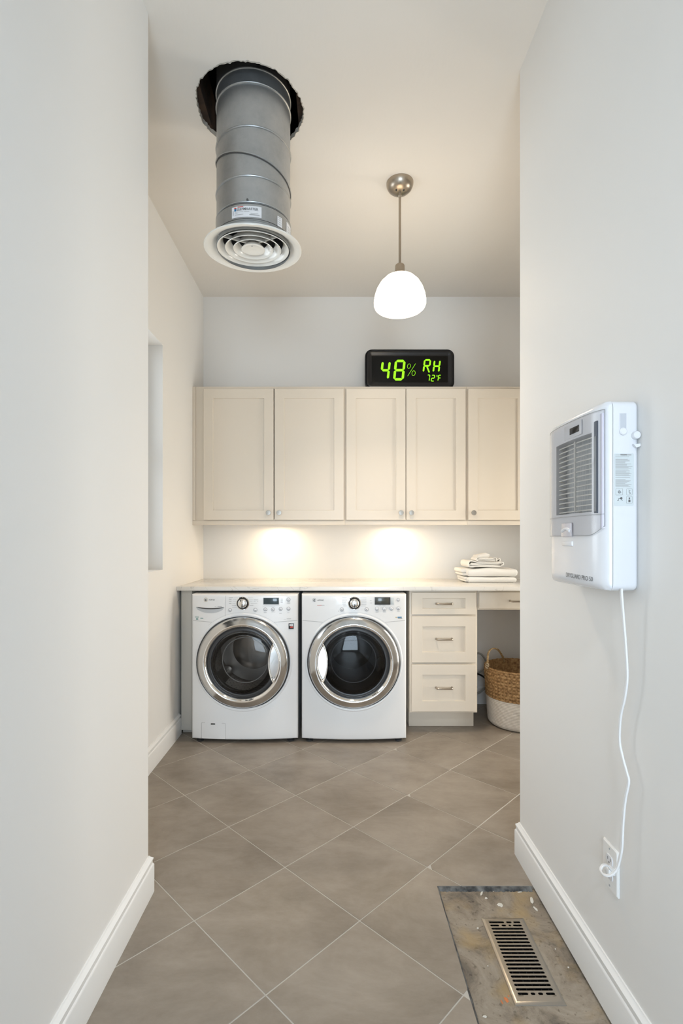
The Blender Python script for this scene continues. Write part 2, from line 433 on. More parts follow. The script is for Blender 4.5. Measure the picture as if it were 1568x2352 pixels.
# ragged mortar at the cut edge of the tiles
mb = MB(); n = 70; A = []; B = []; D = []
for k in range(n + 1):
    x = PX0 - .004 + (HR - PX0 - .02) * k / n
    A.append((x, PY1 + .005, -.001)); B.append((x, PY1 - .004 - random.random() * .004, -.004 - random.random() * .003)); D.append((x, PY1 - .0075 - random.random() * .006, -.0123))
mb.loops([A, B, D], closed=False)
A, B, D = [], [], []
n = 160
for k in range(n + 1):
    y = PY1 + .004 - (PY1 + 1.0) * k / n
    A.append((PX0 - .006, y, -.001)); B.append((PX0 - .001 + random.random() * .0015, y, -.003)); D.append((PX0 + .0015 + random.random() * .003, y, -.0123))
mb.loops([A, B, D], closed=False)
mb.build('mortar_edge', MORTAR, floor)
def splat(pts_px, mt, nm='dried_splatter'):
    mb = MB()
    for px, py, rx, ry, ang in pts_px:
        Y = (CAM_Z + .0125) * F_PX / (py - VPY); X = atx(px, Y); n = 14; L = []
        for k in range(n):
            a = 2 * math.pi * k / n; q = random.uniform(.7, 1.15)
            u, v = rx * q * math.cos(a), ry * q * math.sin(a)
            L.append((X + u * math.cos(ang) - v * math.sin(ang), Y + u * math.sin(ang) + v * math.cos(ang)))
        mb.loops([[(x, y, -.0126) for x, y in L], [(X + (x - X) * .8, Y + (y - Y) * .8, -.0112) for x, y in L]], True, False, True)
    o = mb.build(nm, mt, floor); o['kind'] = 'stuff'
splat([(1148, 2078, .010, .012, .2), (1221, 2067, .006, .022, -.3), (1229, 2087, .005, .012, .3), (1106, 2051, .004, .016, -.5), (1116, 2063, .006, .006, 0), (1131, 2047, .006, .002, 0),
       (1172, 2046, .010, .002, .1), (1194, 2049, .010, .002, .1), (1113, 2335, .006, .004, 0), (1305, 2222, .003, .003, 0), (1275, 2180, .002, .003, 0), (1097, 2132, .004, .003, 0), (1120, 2219, .002, .002, 0)], SPLAT)
splat([(1162, 2296, .006, .010, .3), (1152, 2302, .002, .008, .2), (1168, 2288, .002, .003, 0)], ORANGE, 'orange_mark')

# baseboards with a moulded top
PROF = [(0, .0), (.017, .0), (.017, .102), (.0155, .106), (.0125, .109), (.0125, .120), (.0150, .123), (.0150, .128), (.009, .134), (.006, .137), (.0045, .1405), (0, .1405)]
def baseboard(name, pts, nsign, zoff=0.0):
    """pts: wall line corners; the board stands out to the left (nsign=1) or right (-1) of the direction of travel"""
    P = [Vector(p) for p in pts]; L = []
    for i, p in enumerate(P):
        ds = []
        if i > 0: ds.append((P[i] - P[i - 1]).normalized())
        if i < len(P) - 1: ds.append((P[i + 1] - P[i]).normalized())
        ns = [Vector((-d.y, d.x)) * nsign for d in ds]
        m = ns[0] if len(ns) == 1 else (ns[0] + ns[1]) / (1 + ns[0].dot(ns[1]))
        L.append([(p.x + m.x * t, p.y + m.y * t, z + zoff) for t, z in PROF])
    return struct(MB().loops(L, True, True, True).build(name, TRIM, None, 25))
baseboard('baseboard_left', [(XL, 3.44), (XL, YJL)], -1 * -1)
baseboard('baseboard_hall_left', [(HL, YF), (HL, YJL), (XL, YJL)], -1)
baseboard('baseboard_hall_right', [(HR, YF), (HR, YJR), (XR, YJR)], 1)
baseboard('baseboard_back', [(0.975, YB), (XR, YB)], -1)
baseboard('baseboard_right', [(XR, YJR), (XR, YB)], 1)

# windows
def window(name, axis, c, a0, a1, z0, z1, t=.05):
    mb = MB()
    def bb(p, q, za, zb, d0=0, d1=t):
        if axis == 'X': mb.box(min(c + d0, c + d1), max(c + d0, c + d1), p, q, za, zb, bev=.003)
        else: mb.box(p, q, min(c + d0, c + d1), max(c + d0, c + d1), za, zb, bev=.003)
    w = .045
    bb(a0, a0 + w, z0, z1); bb(a1 - w, a1, z0, z1); bb(a0 + w, a1 - w, z0, z0 + w); bb(a0 + w, a1 - w, z1 - w, z1)
    zm = (z0 + z1) / 2; bb(a0 + w, a1 - w, zm - .02, zm + .02)
    o = struct(mb.build(name, TRIM)); m2 = MB(); d = c + t / 2
    for za, zb in ((z0 + w, zm - .02), (zm + .02, z1 - w)):
        if axis == 'X': m2.box(d - .002, d + .002, a0 + w, a1 - w, za, zb)
        else: m2.box(a0 + w, a1 - w, d - .002, d + .002, za, zb)
    m2.build('pane', PANE, o); return o
window('window_1', 'X', XL - .17, 2.20, 3.113, 1.134, 2.513)
window('window_2', 'X', XR + .07, 2.80, 3.43, .06, 2.25)
window('window_3', 'Y', YF - .11, -.60, .68, .10, 2.2)

# ------------------------------------------------------------------ cabinets
def shaker(x0, x1, z0, z1, yf, th=.019, st=.07, rec=.009):
    """panelled front as one mesh, front at y=yf"""
    mb = MB(); e = .0015
    o = [(x0, z0), (x1, z0), (x1, z1), (x0, z1)]
    def ins(d): return [(x0 + d, z0 + d), (x1 - d, z0 + d), (x1 - d, z1 - d), (x0 + d, z1 - d)]
    L = [[(x, yf + th, z) for x, z in o], [(x, yf + e, z) for x, z in o], [(x, yf, z) for x, z in ins(e)],
         [(x, yf, z) for x, z in ins(st)], [(x, yf + rec * .25, z) for x, z in ins(st + .001)], [(x, yf + rec, z) for x, z in ins(st + .002)]]
    mb.loops(L, True, True, True); return mb
def knob(x, z, yf, parent):
    MB().lathe([(.0, 0), (.007, 0), (.0065, -.014), (.010, -.018), (.0178, -.021), (.0188, -.024), (.0180, -.0265), (.004, -.0275), (0, -.0275)], (x, yf, z), 'Y', 24).build('knob', KNOBM, parent)
def pull(x0, x1, z, yf, parent):
    mb = MB(); h = .0062
    mb.tube(smoothpts([(x0, yf, z), (x0, yf - .020, z), (x0 + .004, yf - .027, z), (x0 + .014, yf - .030, z), ((x0 + x1) / 2, yf - .0315, z), (x1 - .014, yf - .030, z), (x1 - .004, yf - .027, z), (x1, yf - .020, z), (x1, yf, z)], 4), h, 10)
    for x in (x0, x1): mb.lathe([(.0, -.003), (.0075, -.003), (.0075, 0), (0, 0)], (x, yf, z), 'Y', 14)
    return mb.build('pull', NICKEL, parent)

YU = 3.77; YD = YU - .020
ZU0, ZU1 = atz(1196, YU), atz(888, YU)
RAIL0 = atz(1206, YU - .004)
def wall_cabinet(px0, px1, doors, label, filler=None):
    x0, x1 = atx(px0, YU), atx(px1, YU)
    t = thing('wall_cabinet', ((x0 + x1) / 2, (YU + YB) / 2, ZU0), label, 'cabinet', 'cream wall cabinets above the worktop')
    xg = atx((doors[0][1] + doors[1][0]) / 2, YU - .01) if len(doors) > 1 else None   # open joint between the pair of doors
    mb = MB().box(x0, xg - .006, YU, YB - .001, ZU0, ZU1, .0008).box(xg + .006, x1 - .0008, YU, YB - .001, ZU0, ZU1, .0008)
    mb.box(xg - .006, xg + .006, YU + .0005, YB - .001, ZU1 - .016, ZU1 - .0005).box(xg - .006, xg + .006, YU + .0005, YB - .001, ZU0, ZU0 + .012).box(xg - .006, xg + .006, YB - .02, YB - .001, ZU0, ZU1 - .001)
    mb.build('cabinet_body', CAB, t)
    bxo('light_rail', CAB, t, x0, x1 - .0008, YU - .006, YU + .016, RAIL0, ZU0 - .0005, bev=.0015)
    if filler: bxo('filler_strip', CAB, t, filler[0], filler[1], YU - .006, YU + .001, ZU0 + .002, ZU1 - .001, bev=.001)
    for dx0, dx1, side in doors:
        a, b_ = atx(dx0, YD), atx(dx1, YD); z0, z1 = atz(1194, YD), atz(893, YD)
        d = shaker(a, b_, z0, z1, YD).build('door', CAB, t, 20)
        kx = b_ - .036 if side == 'R' else a + .036
        knob(kx, atz(1178, YD), YD, d)
    return t
wall_cabinet(442, 792, [(467, 628, 'R'), (630, 789, 'L')], 'wall cabinet with two wide cream doors, against the window wall', (atx(442, YU) + .001, atx(449, YU)))
wall_cabinet(792, 1072, [(795, 931.3, 'R'), (932.7, 1069, 'L')], 'wall cabinet with two narrower cream doors, black digital display on top')
wall_cabinet(1072, 1352, [(1075, 1211, 'L'), (1213, 1349, 'L')], 'wall cabinet cut off by the right wall edge, above the folded towels')
def puck(x, lab):
    MBp = MB().lathe([(0, 0), (.034, 0), (.036, -.003), (.034, -.009), (.028, -.0095), (.026, -.008), (0, -.008)], (x, 3.93, ZU0 - .0005), 'Z', 28)
    o = MBp.build('puck_light', mat('lit_puck', (.8, .8, .8), .4, emit=(1, .86, .66), es=3)); tag(o, lab, 'lamp', 'under-cabinet puck lights')
puck(-.44, 'small round lamp glowing under the wide-door wall cabinet'); puck(.487, 'small round lamp glowing under the wall cabinet with the display')

# worktop
YW = 3.385; ZW = 1.0045
wt = MB().box(XL + .001, 2.2, YW, YB - .001, ZW - .0275, ZW, .0015)
tag(wt.build('worktop', QUARTZ), 'pale veined stone worktop running above both laundry machines', 'worktop')
# end panel left of the washer
ZP = ZW - .0278
ep = MB().box(XL + .018, atx(440.5, 3.43), 3.43, YB - .02, .030, ZP, .001).box(XL + .018, atx(440.5, 3.43), 3.47, YB - .02, 0.001, .0301)
tag(ep.build('end_panel', mat('greige_paint', (.62, .60, .55), .4)), 'tall narrow greige end panel between left wall and washer', 'panel')

# drawer cabinet
YC = 3.45; YDr = 3.430
t = thing('drawer_cabinet', (atx(1017, YC), 3.75, 0), 'cream floor cabinet with three drawers beside the right-hand machine', 'cabinet')
cx0, cx1 = atx(940, YC), atx(1095.3, YC); zc0 = atz(1636.5, YC)
MB().box(cx0, cx1, YC, YB - .03, zc0, ZP, .001).build('cabinet_body', CAB, t)
bxo('toe_kick', CAB, t, atx(938.5, 3.58), atx(1087, 3.58), 3.58, YB - .05, .001, zc0 - .0005, bev=.001)
for (y0, y1, py) in ((1361, 1411, 1387.5), (1415.2, 1521.8, 1469), (1526.3, 1634.5, 1582)):
    z0, z1 = atz(y1, YDr), atz(y0, YDr); x0, x1 = atx(945.2, YDr), atx(1092.8, YDr)
    st = .0385 if y0 < 1400 else .070
    # stiles are wider than the top drawer's rails
    mb = MB(); e = .0015; sx = .0718
    def insx(dx, dz): return [(x0 + dx, z0 + dz), (x1 - dx, z0 + dz), (x1 - dx, z1 - dz), (x0 + dx, z1 - dz)]
    mb.loops([[(x, YDr + .019, z) for x, z in insx(0, 0)], [(x, YDr + e, z) for x, z in insx(0, 0)], [(x, YDr, z) for x, z in insx(e, e)],
              [(x, YDr, z) for x, z in insx(sx, st)], [(x, YDr + .002, z) for x, z in insx(sx + .001, st + .001)], [(x, YDr + .009, z) for x, z in insx(sx + .002, st + .002)]], True, True, True)
    d = mb.build('drawer', CAB, t, 20)
    pull(atx(1001.5, YDr), atx(1038, YDr), atz(py, YDr - .02), YDr + .009, d)
# desk drawer over the knee space
t = thing('desk_drawer', (1.35, 3.7, .78), 'shallow cream drawer unit under worktop, above the basket space', 'drawer')
xk0, xk1 = atx(1096, YC), 1.62
MB().box(xk0, xk1, YC, YB - .03, atz(1400.5, YC), ZP, .001).build('apron', CAB, t)
a, b_ = atx(1100.5, YDr), xk1 - .03; z0, z1 = atz(1397.5, YDr), atz(1360.5, YDr)
d = MB().box(a, b_, YDr, YDr + .0195, z0, z1, .0015).build('drawer_front', CAB, t)
pull(atx(1171, YDr), atx(1207, YDr), atz(1381, YDr - .02), YDr, d)
t = thing('base_cabinet', (1.95, 3.75, 0), 'cream floor cabinet past the basket, mostly hidden by the right wall', 'cabinet')
MB().box(1.6215, 2.2, YC, YB - .03, .1, ZP, .001).box(1.64, 2.18, 3.53, YB - .05, .001, .1).build('cabinet_body', CAB, t)

# ------------------------------------------------------------------ laundry machines
def machine(px0, px1, cxp, dryer):
    YM = 3.275; bow = .028
    x0, x1 = atx(px0, YM + bow), atx(px1, YM + bow); xm = (x0 + x1) / 2; hw = (x1 - x0) / 2
    z0, z1 = .022, .963
    cx, cz = atx(cxp, YM), atz(1521.5, YM)
    def fy(x): return YM + bow * min(1, abs((x - xm) / hw)) ** 2.2
    def S(px, py, off=.0006):
        x = atx(px, YM + .008); return Vector((x, fy(x) - off, atz(py, YM + .008)))
    if dryer: t = thing('clothes_dryer', (xm, 3.6, 0), 'right-hand white front-load machine, dark door glass, handle on its left', 'clothes dryer')
    else: t = thing('washing_machine', (xm, 3.6, 0), 'left-hand white front-load washer, metal drum visible, handle on its right', 'washing machine')
    # body: front with a round opening, rounded edges, sides and back
    n = 96; hr = .232; an = [2 * math.pi * i / n for i in range(n)]
    ins = .014
    inner, outer = ring_to_rect(an, cx, cz, [hr] * n, x0 + ins, x1 - ins, z0 + ins, z1 - ins)
    rows = []
    for k in range(9):
        f = k / 8; rows.append([(p[0] + (q[0] - p[0]) * f, p[1] + (q[1] - p[1]) * f) for p, q in zip(inner, outer)])
    L = [[(x, fy(x) + .06, z) for x, z in inner]] + [[(x, fy(x), z) for x, z in r] for r in rows]
    def grow(d):
        out = []
        for (x, z) in outer:
            gx = (x1 - ins) - 1e-6 <= x and 1 or (x <= x0 + ins + 1e-6 and -1 or 0)
            gz = (z >= z1 - ins - 1e-6) and 1 or (z <= z0 + ins + 1e-6 and -1 or 0)
            out.append((x + gx * d, z + gz * d))
        return out
    for a in (22, 45, 67, 90):
        g = grow(ins * math.sin(R(a))); dy = ins * (1 - math.cos(R(a)))
        L.append([(x, fy(x) + dy, z) for x, z in g])
    g = grow(ins)
    L.append([(x, 3.36, z) for x, z in g]); L.append([(x, 3.98, z) for x, z in g])
    MB().loops(L, True, False, True).build('body', APPL, t, 40)
    for sx in (-1, 1):
        for yy in (3.33, 3.92):
            MB().lathe([(0, 0), (.022, 0), (.024, .004), (.024, .010), (.014, .012), (.014, .0225), (0, .0225)], (xm + sx * (hw - .05), yy, 0.0003), 'Z', 16).build('foot', DARK, t)
    def strip(pts, w, mt, nm):
        mb = MB(); A = []; B = []
        for i, p in enumerate(pts):
            q = pts[min(i + 1, len(pts) - 1)]; o_ = pts[max(i - 1, 0)]
            d = Vector((q.x - o_.x, 0, q.z - o_.z)).normalized(); nn = Vector((-d.z, 0, d.x)) * w / 2
            A.append((p.x + nn.x, p.y - .0001, p.z + nn.z)); B.append((p.x - nn.x, p.y - .0001, p.z - nn.z))
        mb.loops([A, B], closed=False); return mb.build(nm, mt, t, None)
    # seam between the control panel and the lower shell, arching over the door
    def line(a, b_, n=12): return [S(a[0] + (b_[0] - a[0]) * k / n, a[1] + (b_[1] - a[1]) * k / n) for k in range(n + 1)]
    Lx, Rx = (px0 + 1.5, px1 - 1.5)
    ar = .336
    arc = [Vector((cx + ar * math.cos(R(a)), fy(cx + ar * math.cos(R(a))) - .0006, cz - .012 + ar * math.sin(R(a)))) for a in range(132, 47, -4)]
    e0, e1 = arc[0], arc[-1]
    strip(line((Lx, 1426), (cxp - 72, 1429)), .0016, GROOVE, 'seam'); strip(line((cxp + 72, 1429), (Rx, 1426)), .0016, GROOVE, 'seam')
    strip(arc, .0010, INKL, 'seam')
    if not dryer: strip(line((518.5, 1368), (517.5, 1415), 4), .0012, GROOVE, 'seam')
    # white dished surround
    prof = [(.320, .002), (.316, -.0025), (.308, -.004), (.302, -.001), (.300, .012)]
    L = []
    for r, h in prof:
        L.append([(cx + r * math.cos(a), fy(cx + r * math.cos(a)) + h, cz + r * math.sin(a)) for a in an])
    MB().loops(L).build('door_surround', APPL, t, 60)
    MB().lathe([(.3025, .030), (.302, .003), (.297, -.001), (.290, .002)], (cx, YM, cz), 'Y', 96).build('door_seal', DARK, t)
    # chrome door ring
    dr = MB().lathe([(.2945, .030), (.2945, -.004), (.2915, -.012), (.283, -.020), (.268, -.028), (.2535, -.034), (.2515, -.0352)], (cx, YM, cz), 'Y', 128).build('door', CHROME_SOFT, t, 60)
    MB().lathe([(.2515, -.0352), (.249, -.0362), (.243, -.0345), (.236, -.028), (.230, -.018), (.2265, -.008), (.2260, .004)], (cx, YM, cz), 'Y', 128).build('chrome_bezel', CHROME, dr, 60)
    MB().lathe([(.2262, -.008), (.222, -.0125), (.212, -.0145), (.205, -.013), (.2035, -.006), (.203, .05)], (cx, YM, cz), 'Y', 96).build('window_frame', DARK, dr, 60)
    MB().lathe([(.205, -.008), (.19, -.013), (.16, -.019), (.12, -.024), (.07, -.0275), (.03, -.029), (0, -.0293)], (cx, YM, cz), 'Y', 96).build('door_glass', GLASS_D if dryer else GLASS, dr, 80)
    # inner bowl ring of the glass
    MB().tube([(cx + .150 * math.cos(a), YM + .085, cz + .150 * math.sin(a) - .004) for a in an[::2]], .0032, 8, closed=True).build('bowl_rim', GREY, dr)
    MB().lathe([(.200, .01), (.188, .045), (.160, .082), (.150, .086)], (cx, YM, cz - .002), 'Y', 64).build('glass_bowl', glass_mat('bowl_glass', (.86, .86, .86), 1.3), dr, 80)
    # lens shaped handle
    s = -1 if dryer else 1
    hx = cx + s * .198; hh = .124
    def lens(sc_, y):
        out = []; m = 16
        for k in range(m + 1):
            u = -1 + 2 * k / m; out.append((hx + s * (.041 * (1 - u * u)) * sc_, y, cz + .003 + hh * u * sc_))
        for k in range(1, m):
            u = 1 - 2 * k / m; out.append((hx - s * (.027 * (1 - u * u)) * sc_, y, cz + .003 + hh * u * sc_))
        return out
    yh = YM - .0375
    hd = MB().tube(lens(1, yh), .0035, 8, closed=True); hd.loops([lens(.98, yh), lens(.97, yh + .004), lens(.86, yh + .016)], True, False, True)
    hd.build('handle', CHROME, dr, 50)
    # drum
    yd0, yd1 = YM + .10, YM + .42
    drum = mat('drum_steel', (.42, .40, .38) if not dryer else (.10, .10, .10), .28, .9)
    dm = MB().lathe([(.232, .058), (.225, .070), (.205, .085), (.212, .10), (.245, .105)], (cx, YM, cz), 'Y', 96).build('gasket', DARK, t, 60)
    dd = MB().lathe([(.245, .105), (.247, .40), (.235, .425), (.15, .428), (.145, .420), (.10, .415), (0, .412)], (cx, YM, cz), 'Y', 96).build('drum', drum, t, 60)
    for a0 in (100, 220, 340):
        ca, sa = math.cos(R(a0)), math.sin(R(a0)); mb = MB(); Ls = []
        for yy, hgt in ((.12, .03), (.16, .055), (.34, .055), (.40, .035)):
            row = []
            for du, dv in ((-.045, 0), (-.022, .7), (-.01, 1), (.01, 1), (.022, .7), (.045, 0)):
                rad = .243 - hgt * dv; row.append((cx + rad * ca - du * sa, YM + yy, cz + rad * sa + du * ca))
            Ls.append(row)
        mb.loops(Ls, closed=True, cap0=True, cap1=True).build('drum_paddle', drum, dd, 50)
    if not dryer:
        mb = MB()
        for ring in range(9):
            for k in range(44):
                a = 2 * math.pi * (k + .5 * (ring % 2)) / 44; y = YM + .13 + ring * .032
                p = Vector((cx + .2445 * math.cos(a), y, cz + .2445 * math.sin(a)))
                u = Vector((-math.sin(a), 0, math.cos(a))) * .0058; v = Vector((0, .0058, 0))
                mb.bm.faces.new([mb.bm.verts.new(p + u * math.cos(q) + v * math.sin(q)) for q in [R(60 * w) for w in range(6)]])
        o = mb.build('drum_holes', BLACK, dd, None); o['kind'] = 'stuff'
    # control knob
    kp = S(558 if not dryer else 813.5, 1385)
    MB().lathe([(.0425, .001), (.0420, -.003), (.038, -.006), (.0365, -.004), (.035, -.004)], kp, 'Y', 48).build('knob_bezel', CHROME, t)
    MB().lathe([(.0375, -.0045), (.036, -.010), (.031, -.013), (.029, -.012)], kp, 'Y', 48).build('dial_ring', BLACK, t)
    dl = MB().lathe([(.0295, -.010), (.0285, -.022), (.024, -.027), (.012, -.029), (0, -.0295)], kp, 'Y', 40).build('dial', CHROME, t, 60)
    MB().box(kp.x - .003, kp.x + .003, kp.y - .031, kp.y - .027, kp.z - .026, kp.z - .004, .001).build('pointer', DARK, dl)
    # display
    def plate(px0_, px1_, py0_, py1_, mt, nm, th=.0012, off=0.0, par=None):
        p, q = S(px0_, py1_), S(px1_, py0_); y = min(p.y, q.y) - off
        return MB().box(p.x, q.x, y - th, y + .003, p.z, q.z, .0006).build(nm, mt, par or t)
    if dryer:
        plate(860, 896, 1371.5, 1388.5, DARK, 'display_frame'); plate(862, 893, 1373, 1386.5, LCD2, 'display', .0004, .0013)
        plate(896.8, 905, 1372, 1388.5, STICK, 'indicator_panel', .0004)
        btn = [(784.6, 1399.5, .0105), (841.4, 1399.3, .0105), (865.3, 1398.3, .0105), (882.1, 1398.3, .0105), (898.7, 1398, .0100), (915, 1397.6, .0095), (914.7, 1378, .0085)]
    else:
        plate(604.5, 641, 1372.5, 1388.2, GREY, 'display_frame'); plate(605.5, 640, 1373.5, 1387.2, LCD, 'display', .0004, .0013)
        btn = [(528.7, 1400.7, .0098), (586.6, 1400.5, .0102), (609.2, 1399.6, .0098), (626.5, 1399.6, .0098), (644, 1398.8, .0098), (661.8, 1398.5, .0098), (661.8, 1377.5, .0105)]
    for bx_, by_, br in btn:
        p = S(bx_, by_)
        rg = MB().lathe([(br + .0026, .001), (br + .0020, -.0016), (br + .0002, -.0018), (br, .0)], p, 'Y', 24).build('button_ring', GREY, t)
        MB().lathe([(br, .001), (br - .0005, -.003), (br - .003, -.0045), (0, -.005)], p, 'Y', 24).build('button', PLASW, rg, 60)
        MB().box(p.x - br * .35, p.x + br * .35, p.y - .0056, p.y - .0045, p.z - br * .30, p.z - br * .05).build('mark', INK, rg)
    # printed programme marks
    def dashes(rows, mt, nm='printed_marks'):
        mb = MB()
        for a, b_, y, h in rows:
            p, q = S(a, y + h / 2, .0008), S(b_, y - h / 2, .0008)
            mb.quad([(p.x, p.y, p.z), (q.x, q.y, p.z), (q.x, q.y, q.z), (p.x, p.y, q.z)])
        mb.build(nm, mt, t, None)['kind'] = 'stuff'
    if dryer:
        dashes([(785, 796, 1373.3, .7), (785, 797, 1378, .7), (785, 795, 1382.6, .8), (786, 794, 1387, .8), (788, 796, 1391.4, .6), (819, 841, 1373.3, .7), (826, 841, 1377.6, .8), (829, 841, 1382.4, 1.0), (829, 841, 1387.3, 1.0), (828, 840, 1391.5, .6),
                (849, 853, 1379.4, .6), (849, 854, 1384.6, .9), (870, 875, 1389.7, .8), (878, 885, 1390.2, .8), (862, 869, 1405.5, 1.1), (879, 886, 1405.3, 1.1), (912, 919, 1404.5, .7), (868, 880, 1403.6, .4), (873, 877, 1396, .5), (873, 877, 1399, .5), (780, 791, 1405.2, .5), (777, 778.4, 1403.6, 2.4)], INKL)
        dashes([(728, 739, 1390.5, .9)], INKR); dashes([(738, 745, 1390.5, .9)], INKL)
        dashes([(913, 923, 1418.4, 2.2)], INKB); dashes([(914, 924, 1421.6, 1.2)], INK); dashes([(908.6, 911, 1418.5, 2.4)], GOLD)
        lp = S(721.5, 1378.6); lt = ('AFFINE', S(728, 1380.2), .043)
    else:
        dashes([(526, 536, 1371.5, .9), (526, 532, 1376, 1.6), (526, 532, 1380.5, 1.4), (526, 532, 1385.7, 1.4), (538, 547, 1373, .4), (535, 543, 1377.3, .5), (535, 543, 1381.2, .5), (534, 541, 1386.4, .6), (533, 543, 1391, .9), (533, 544, 1395, .5), (569, 581, 1373, .5), (572, 581, 1377.3, .5), (573, 580, 1381.3, .5), (576, 591, 1385.7, .7), (573, 582, 1390.6, 1.0), (583, 593, 1377.4, 1.2), (583, 587, 1381, .8), (591, 593, 1381, 1.2),
                (644, 649, 1376.2, 1.2), (644, 649, 1380.2, 1.2), (644, 649, 1383.6, 1.0), (606, 642, 1390.2, .5), (603, 632, 1393, .4), (659, 666, 1383.5, .8), (658, 666, 1387, 1.0), (606, 612, 1406.9, 1.2), (623, 632, 1405.5, .5), (641, 647, 1409, .8), (659, 664, 1407.8, .8), (658, 668, 1422, 1.1), (651, 656, 1423.3, .4)], INKL)
        dashes([(446, 455.5, 1418, 1.2), (448.5, 454, 1422.5, 2.4), (459, 466, 1420.2, 1.6)], INKG); dashes([(499.5, 509.5, 1392.5, 1.3), (493, 497, 1392.4, .5), (493, 497.4, 1394.4, .5)], INKL)
        lp = S(472, 1377.8); lt = ('ALRVIZ', S(478.3, 1379.2), .043)
    em = MB().lathe([(.0130, 0), (.0128, -.0008), (.0112, -.0009), (.0110, 0)], lp, 'Y', 28).build('emblem', GOLD if not dryer else INKL, t)
    MB().lathe([(.0075, -.0003), (.0070, -.0009), (.0028, -.0009), (.0026, -.0003)], lp + Vector((.001, 0, -.001)), 'Y', 20, a0=R(20), a1=R(330)).build('emblem_swirl', INK, em)
    lettering(lt[0], lt[2], .0088, lambda u, v: (lt[1].x + u, fy(lt[1].x + u) - .0012, lt[1].z + v), INK, t, shear=.25, bold=.01)
    if not dryer:
        # detergent drawer with scooped grip
        top = [S(448.5 + (515 - 448.5) * k / 16, 1394.3 + 2.2 * math.sin(math.pi * k / 16), .0009) for k in range(17)]
        bot = [S(448.5 + (515 - 448.5) * k / 16, 1396 + 12.5 * math.sin(math.pi * k / 16) ** .55, .0009) for k in range(17)]
        mid = [Vector((a.x, a.y + .0008, a.z * .75 + b2.z * .25)) for a, b2 in zip(top, bot)]
        mb = MB(); mb.loops([[tuple(p) for p in top], [tuple(p) for p in mid]], closed=False)
        g1 = mb.build('drawer_grip', DARK, t, None); g1['label'] = 'dark slot under the lip of the detergent drawer'
        mb = MB(); mb.loops([[tuple(p) for p in mid], [tuple(p) for p in bot]], closed=False); mb.build('grip_scoop', mat('scoop_grey', (.50, .52, .54), .35), t, None)
        mb = MB(); mb.tube([p + Vector((0, -.001, .001)) for p in top], .0018, 6); mb.build('grip_lip', APPL, t)
        # filter flap
        p0, p1 = S(461.3, 1697.5), S(518.5, 1660.5)
        o_ = rrect(p0.x, p1.x, p0.z, p1.z, .006, 4); i_ = rrect(p0.x + .0012, p1.x - .0012, p0.z + .0012, p1.z - .0012, .005, 4)
        MB().loops([[(x, fy(x) - .0006, z) for x, z in o_], [(x, fy(x) - .0007, z) for x, z in i_]]).build('flap_gap', GROOVE, t, None)
        fl = MB().loops([[(x, fy(x) - .0001, z) for x, z in i_], [(x, fy(x) - .0012, z) for x, z in rrect(p0.x + .002, p1.x - .002, p0.z + .002, p1.z - .002, .005, 4)]], True, False, True).build('filter_flap', APPL, t, None)
        p = S(489, 1662.8); MB().box(p.x - .014, p.x + .014, p.y - .002, p.y + .002, p.z - .004, p.z + .004, .001).build('flap_slot', BLACK, fl)
        # square badge
        p, q = S(662.3, 1445.3), S(674, 1432.2)
        q.y = min(p.y, q.y); bd = MB().box(p.x, q.x, q.y - .0025, q.y + .01, p.z, q.z, .0005).build('badge', DARK, t)
        for u0, v0, u1, v1, mt in ((.15, .55, .45, .85, PAPER), (.5, .5, .85, .9, STICK), (.3, .2, .85, .45, INKR)):
            MB().box(p.x + (q.x - p.x) * u0, p.x + (q.x - p.x) * u1, q.y - .0030, q.y - .0024, p.z + (q.z - p.z) * v0, p.z + (q.z - p.z) * v1).build('badge_mark', mt, bd)
    return t
machine(440, 684, 557.5, False)
machine(692.5, 933, 812.5, True)

# ------------------------------------------------------------------ humidity display on the cabinets
YK = 3.83
t = thing('humidity_display', (atx(940.5, YK), YK + .03, ZU1), 'black digital humidity display with green figures on the wall cabinets', 'display')
kx0, kx1 = atx(838, YK), atx(1043.3, YK); kz0, kz1 = ZU1 + .0005, atz(802, YK)
def rl(d, y, r=.052): return [(x, y, z) for x, z in rrect(kx0 + d, kx1 - d, kz0 + d, kz1 - d, max(r - d, .004), 8)]
MB().loops([rl(.008, YK + .055), rl(0, YK + .045), rl(0, YK + .006), rl(.002, YK + .001), rl(.006, YK), rl(.0085, YK + .003), rl(.0105, YK + .0035)], True, True, False).build('housing', mat('housing_black', (.010, .010, .011), .35, spec=.35), t, 50)
MB().loops([rl(.0105, YK + .0035), rl(.012, YK - .001), rl(.016, YK - .0035), rl(.024, YK - .003), rl(.036, YK + .001), rl(.046, YK + .003), rl(.050, YK + .0032)], True, False, False).build('bezel', mat('bezel_black', (.012, .012, .013), .25, spec=.35), t, 50)
MB().loops([rl(.050, YK + .0032)], True, False, True).build('screen', BLACKG, t)
def K(u, v):   # coordinates of the display zoom
    px, py = 830 + u * .14031, 795 + v * .14025
    return Vector((atx(px, YK), YK + .0015, atz(py, YK)))
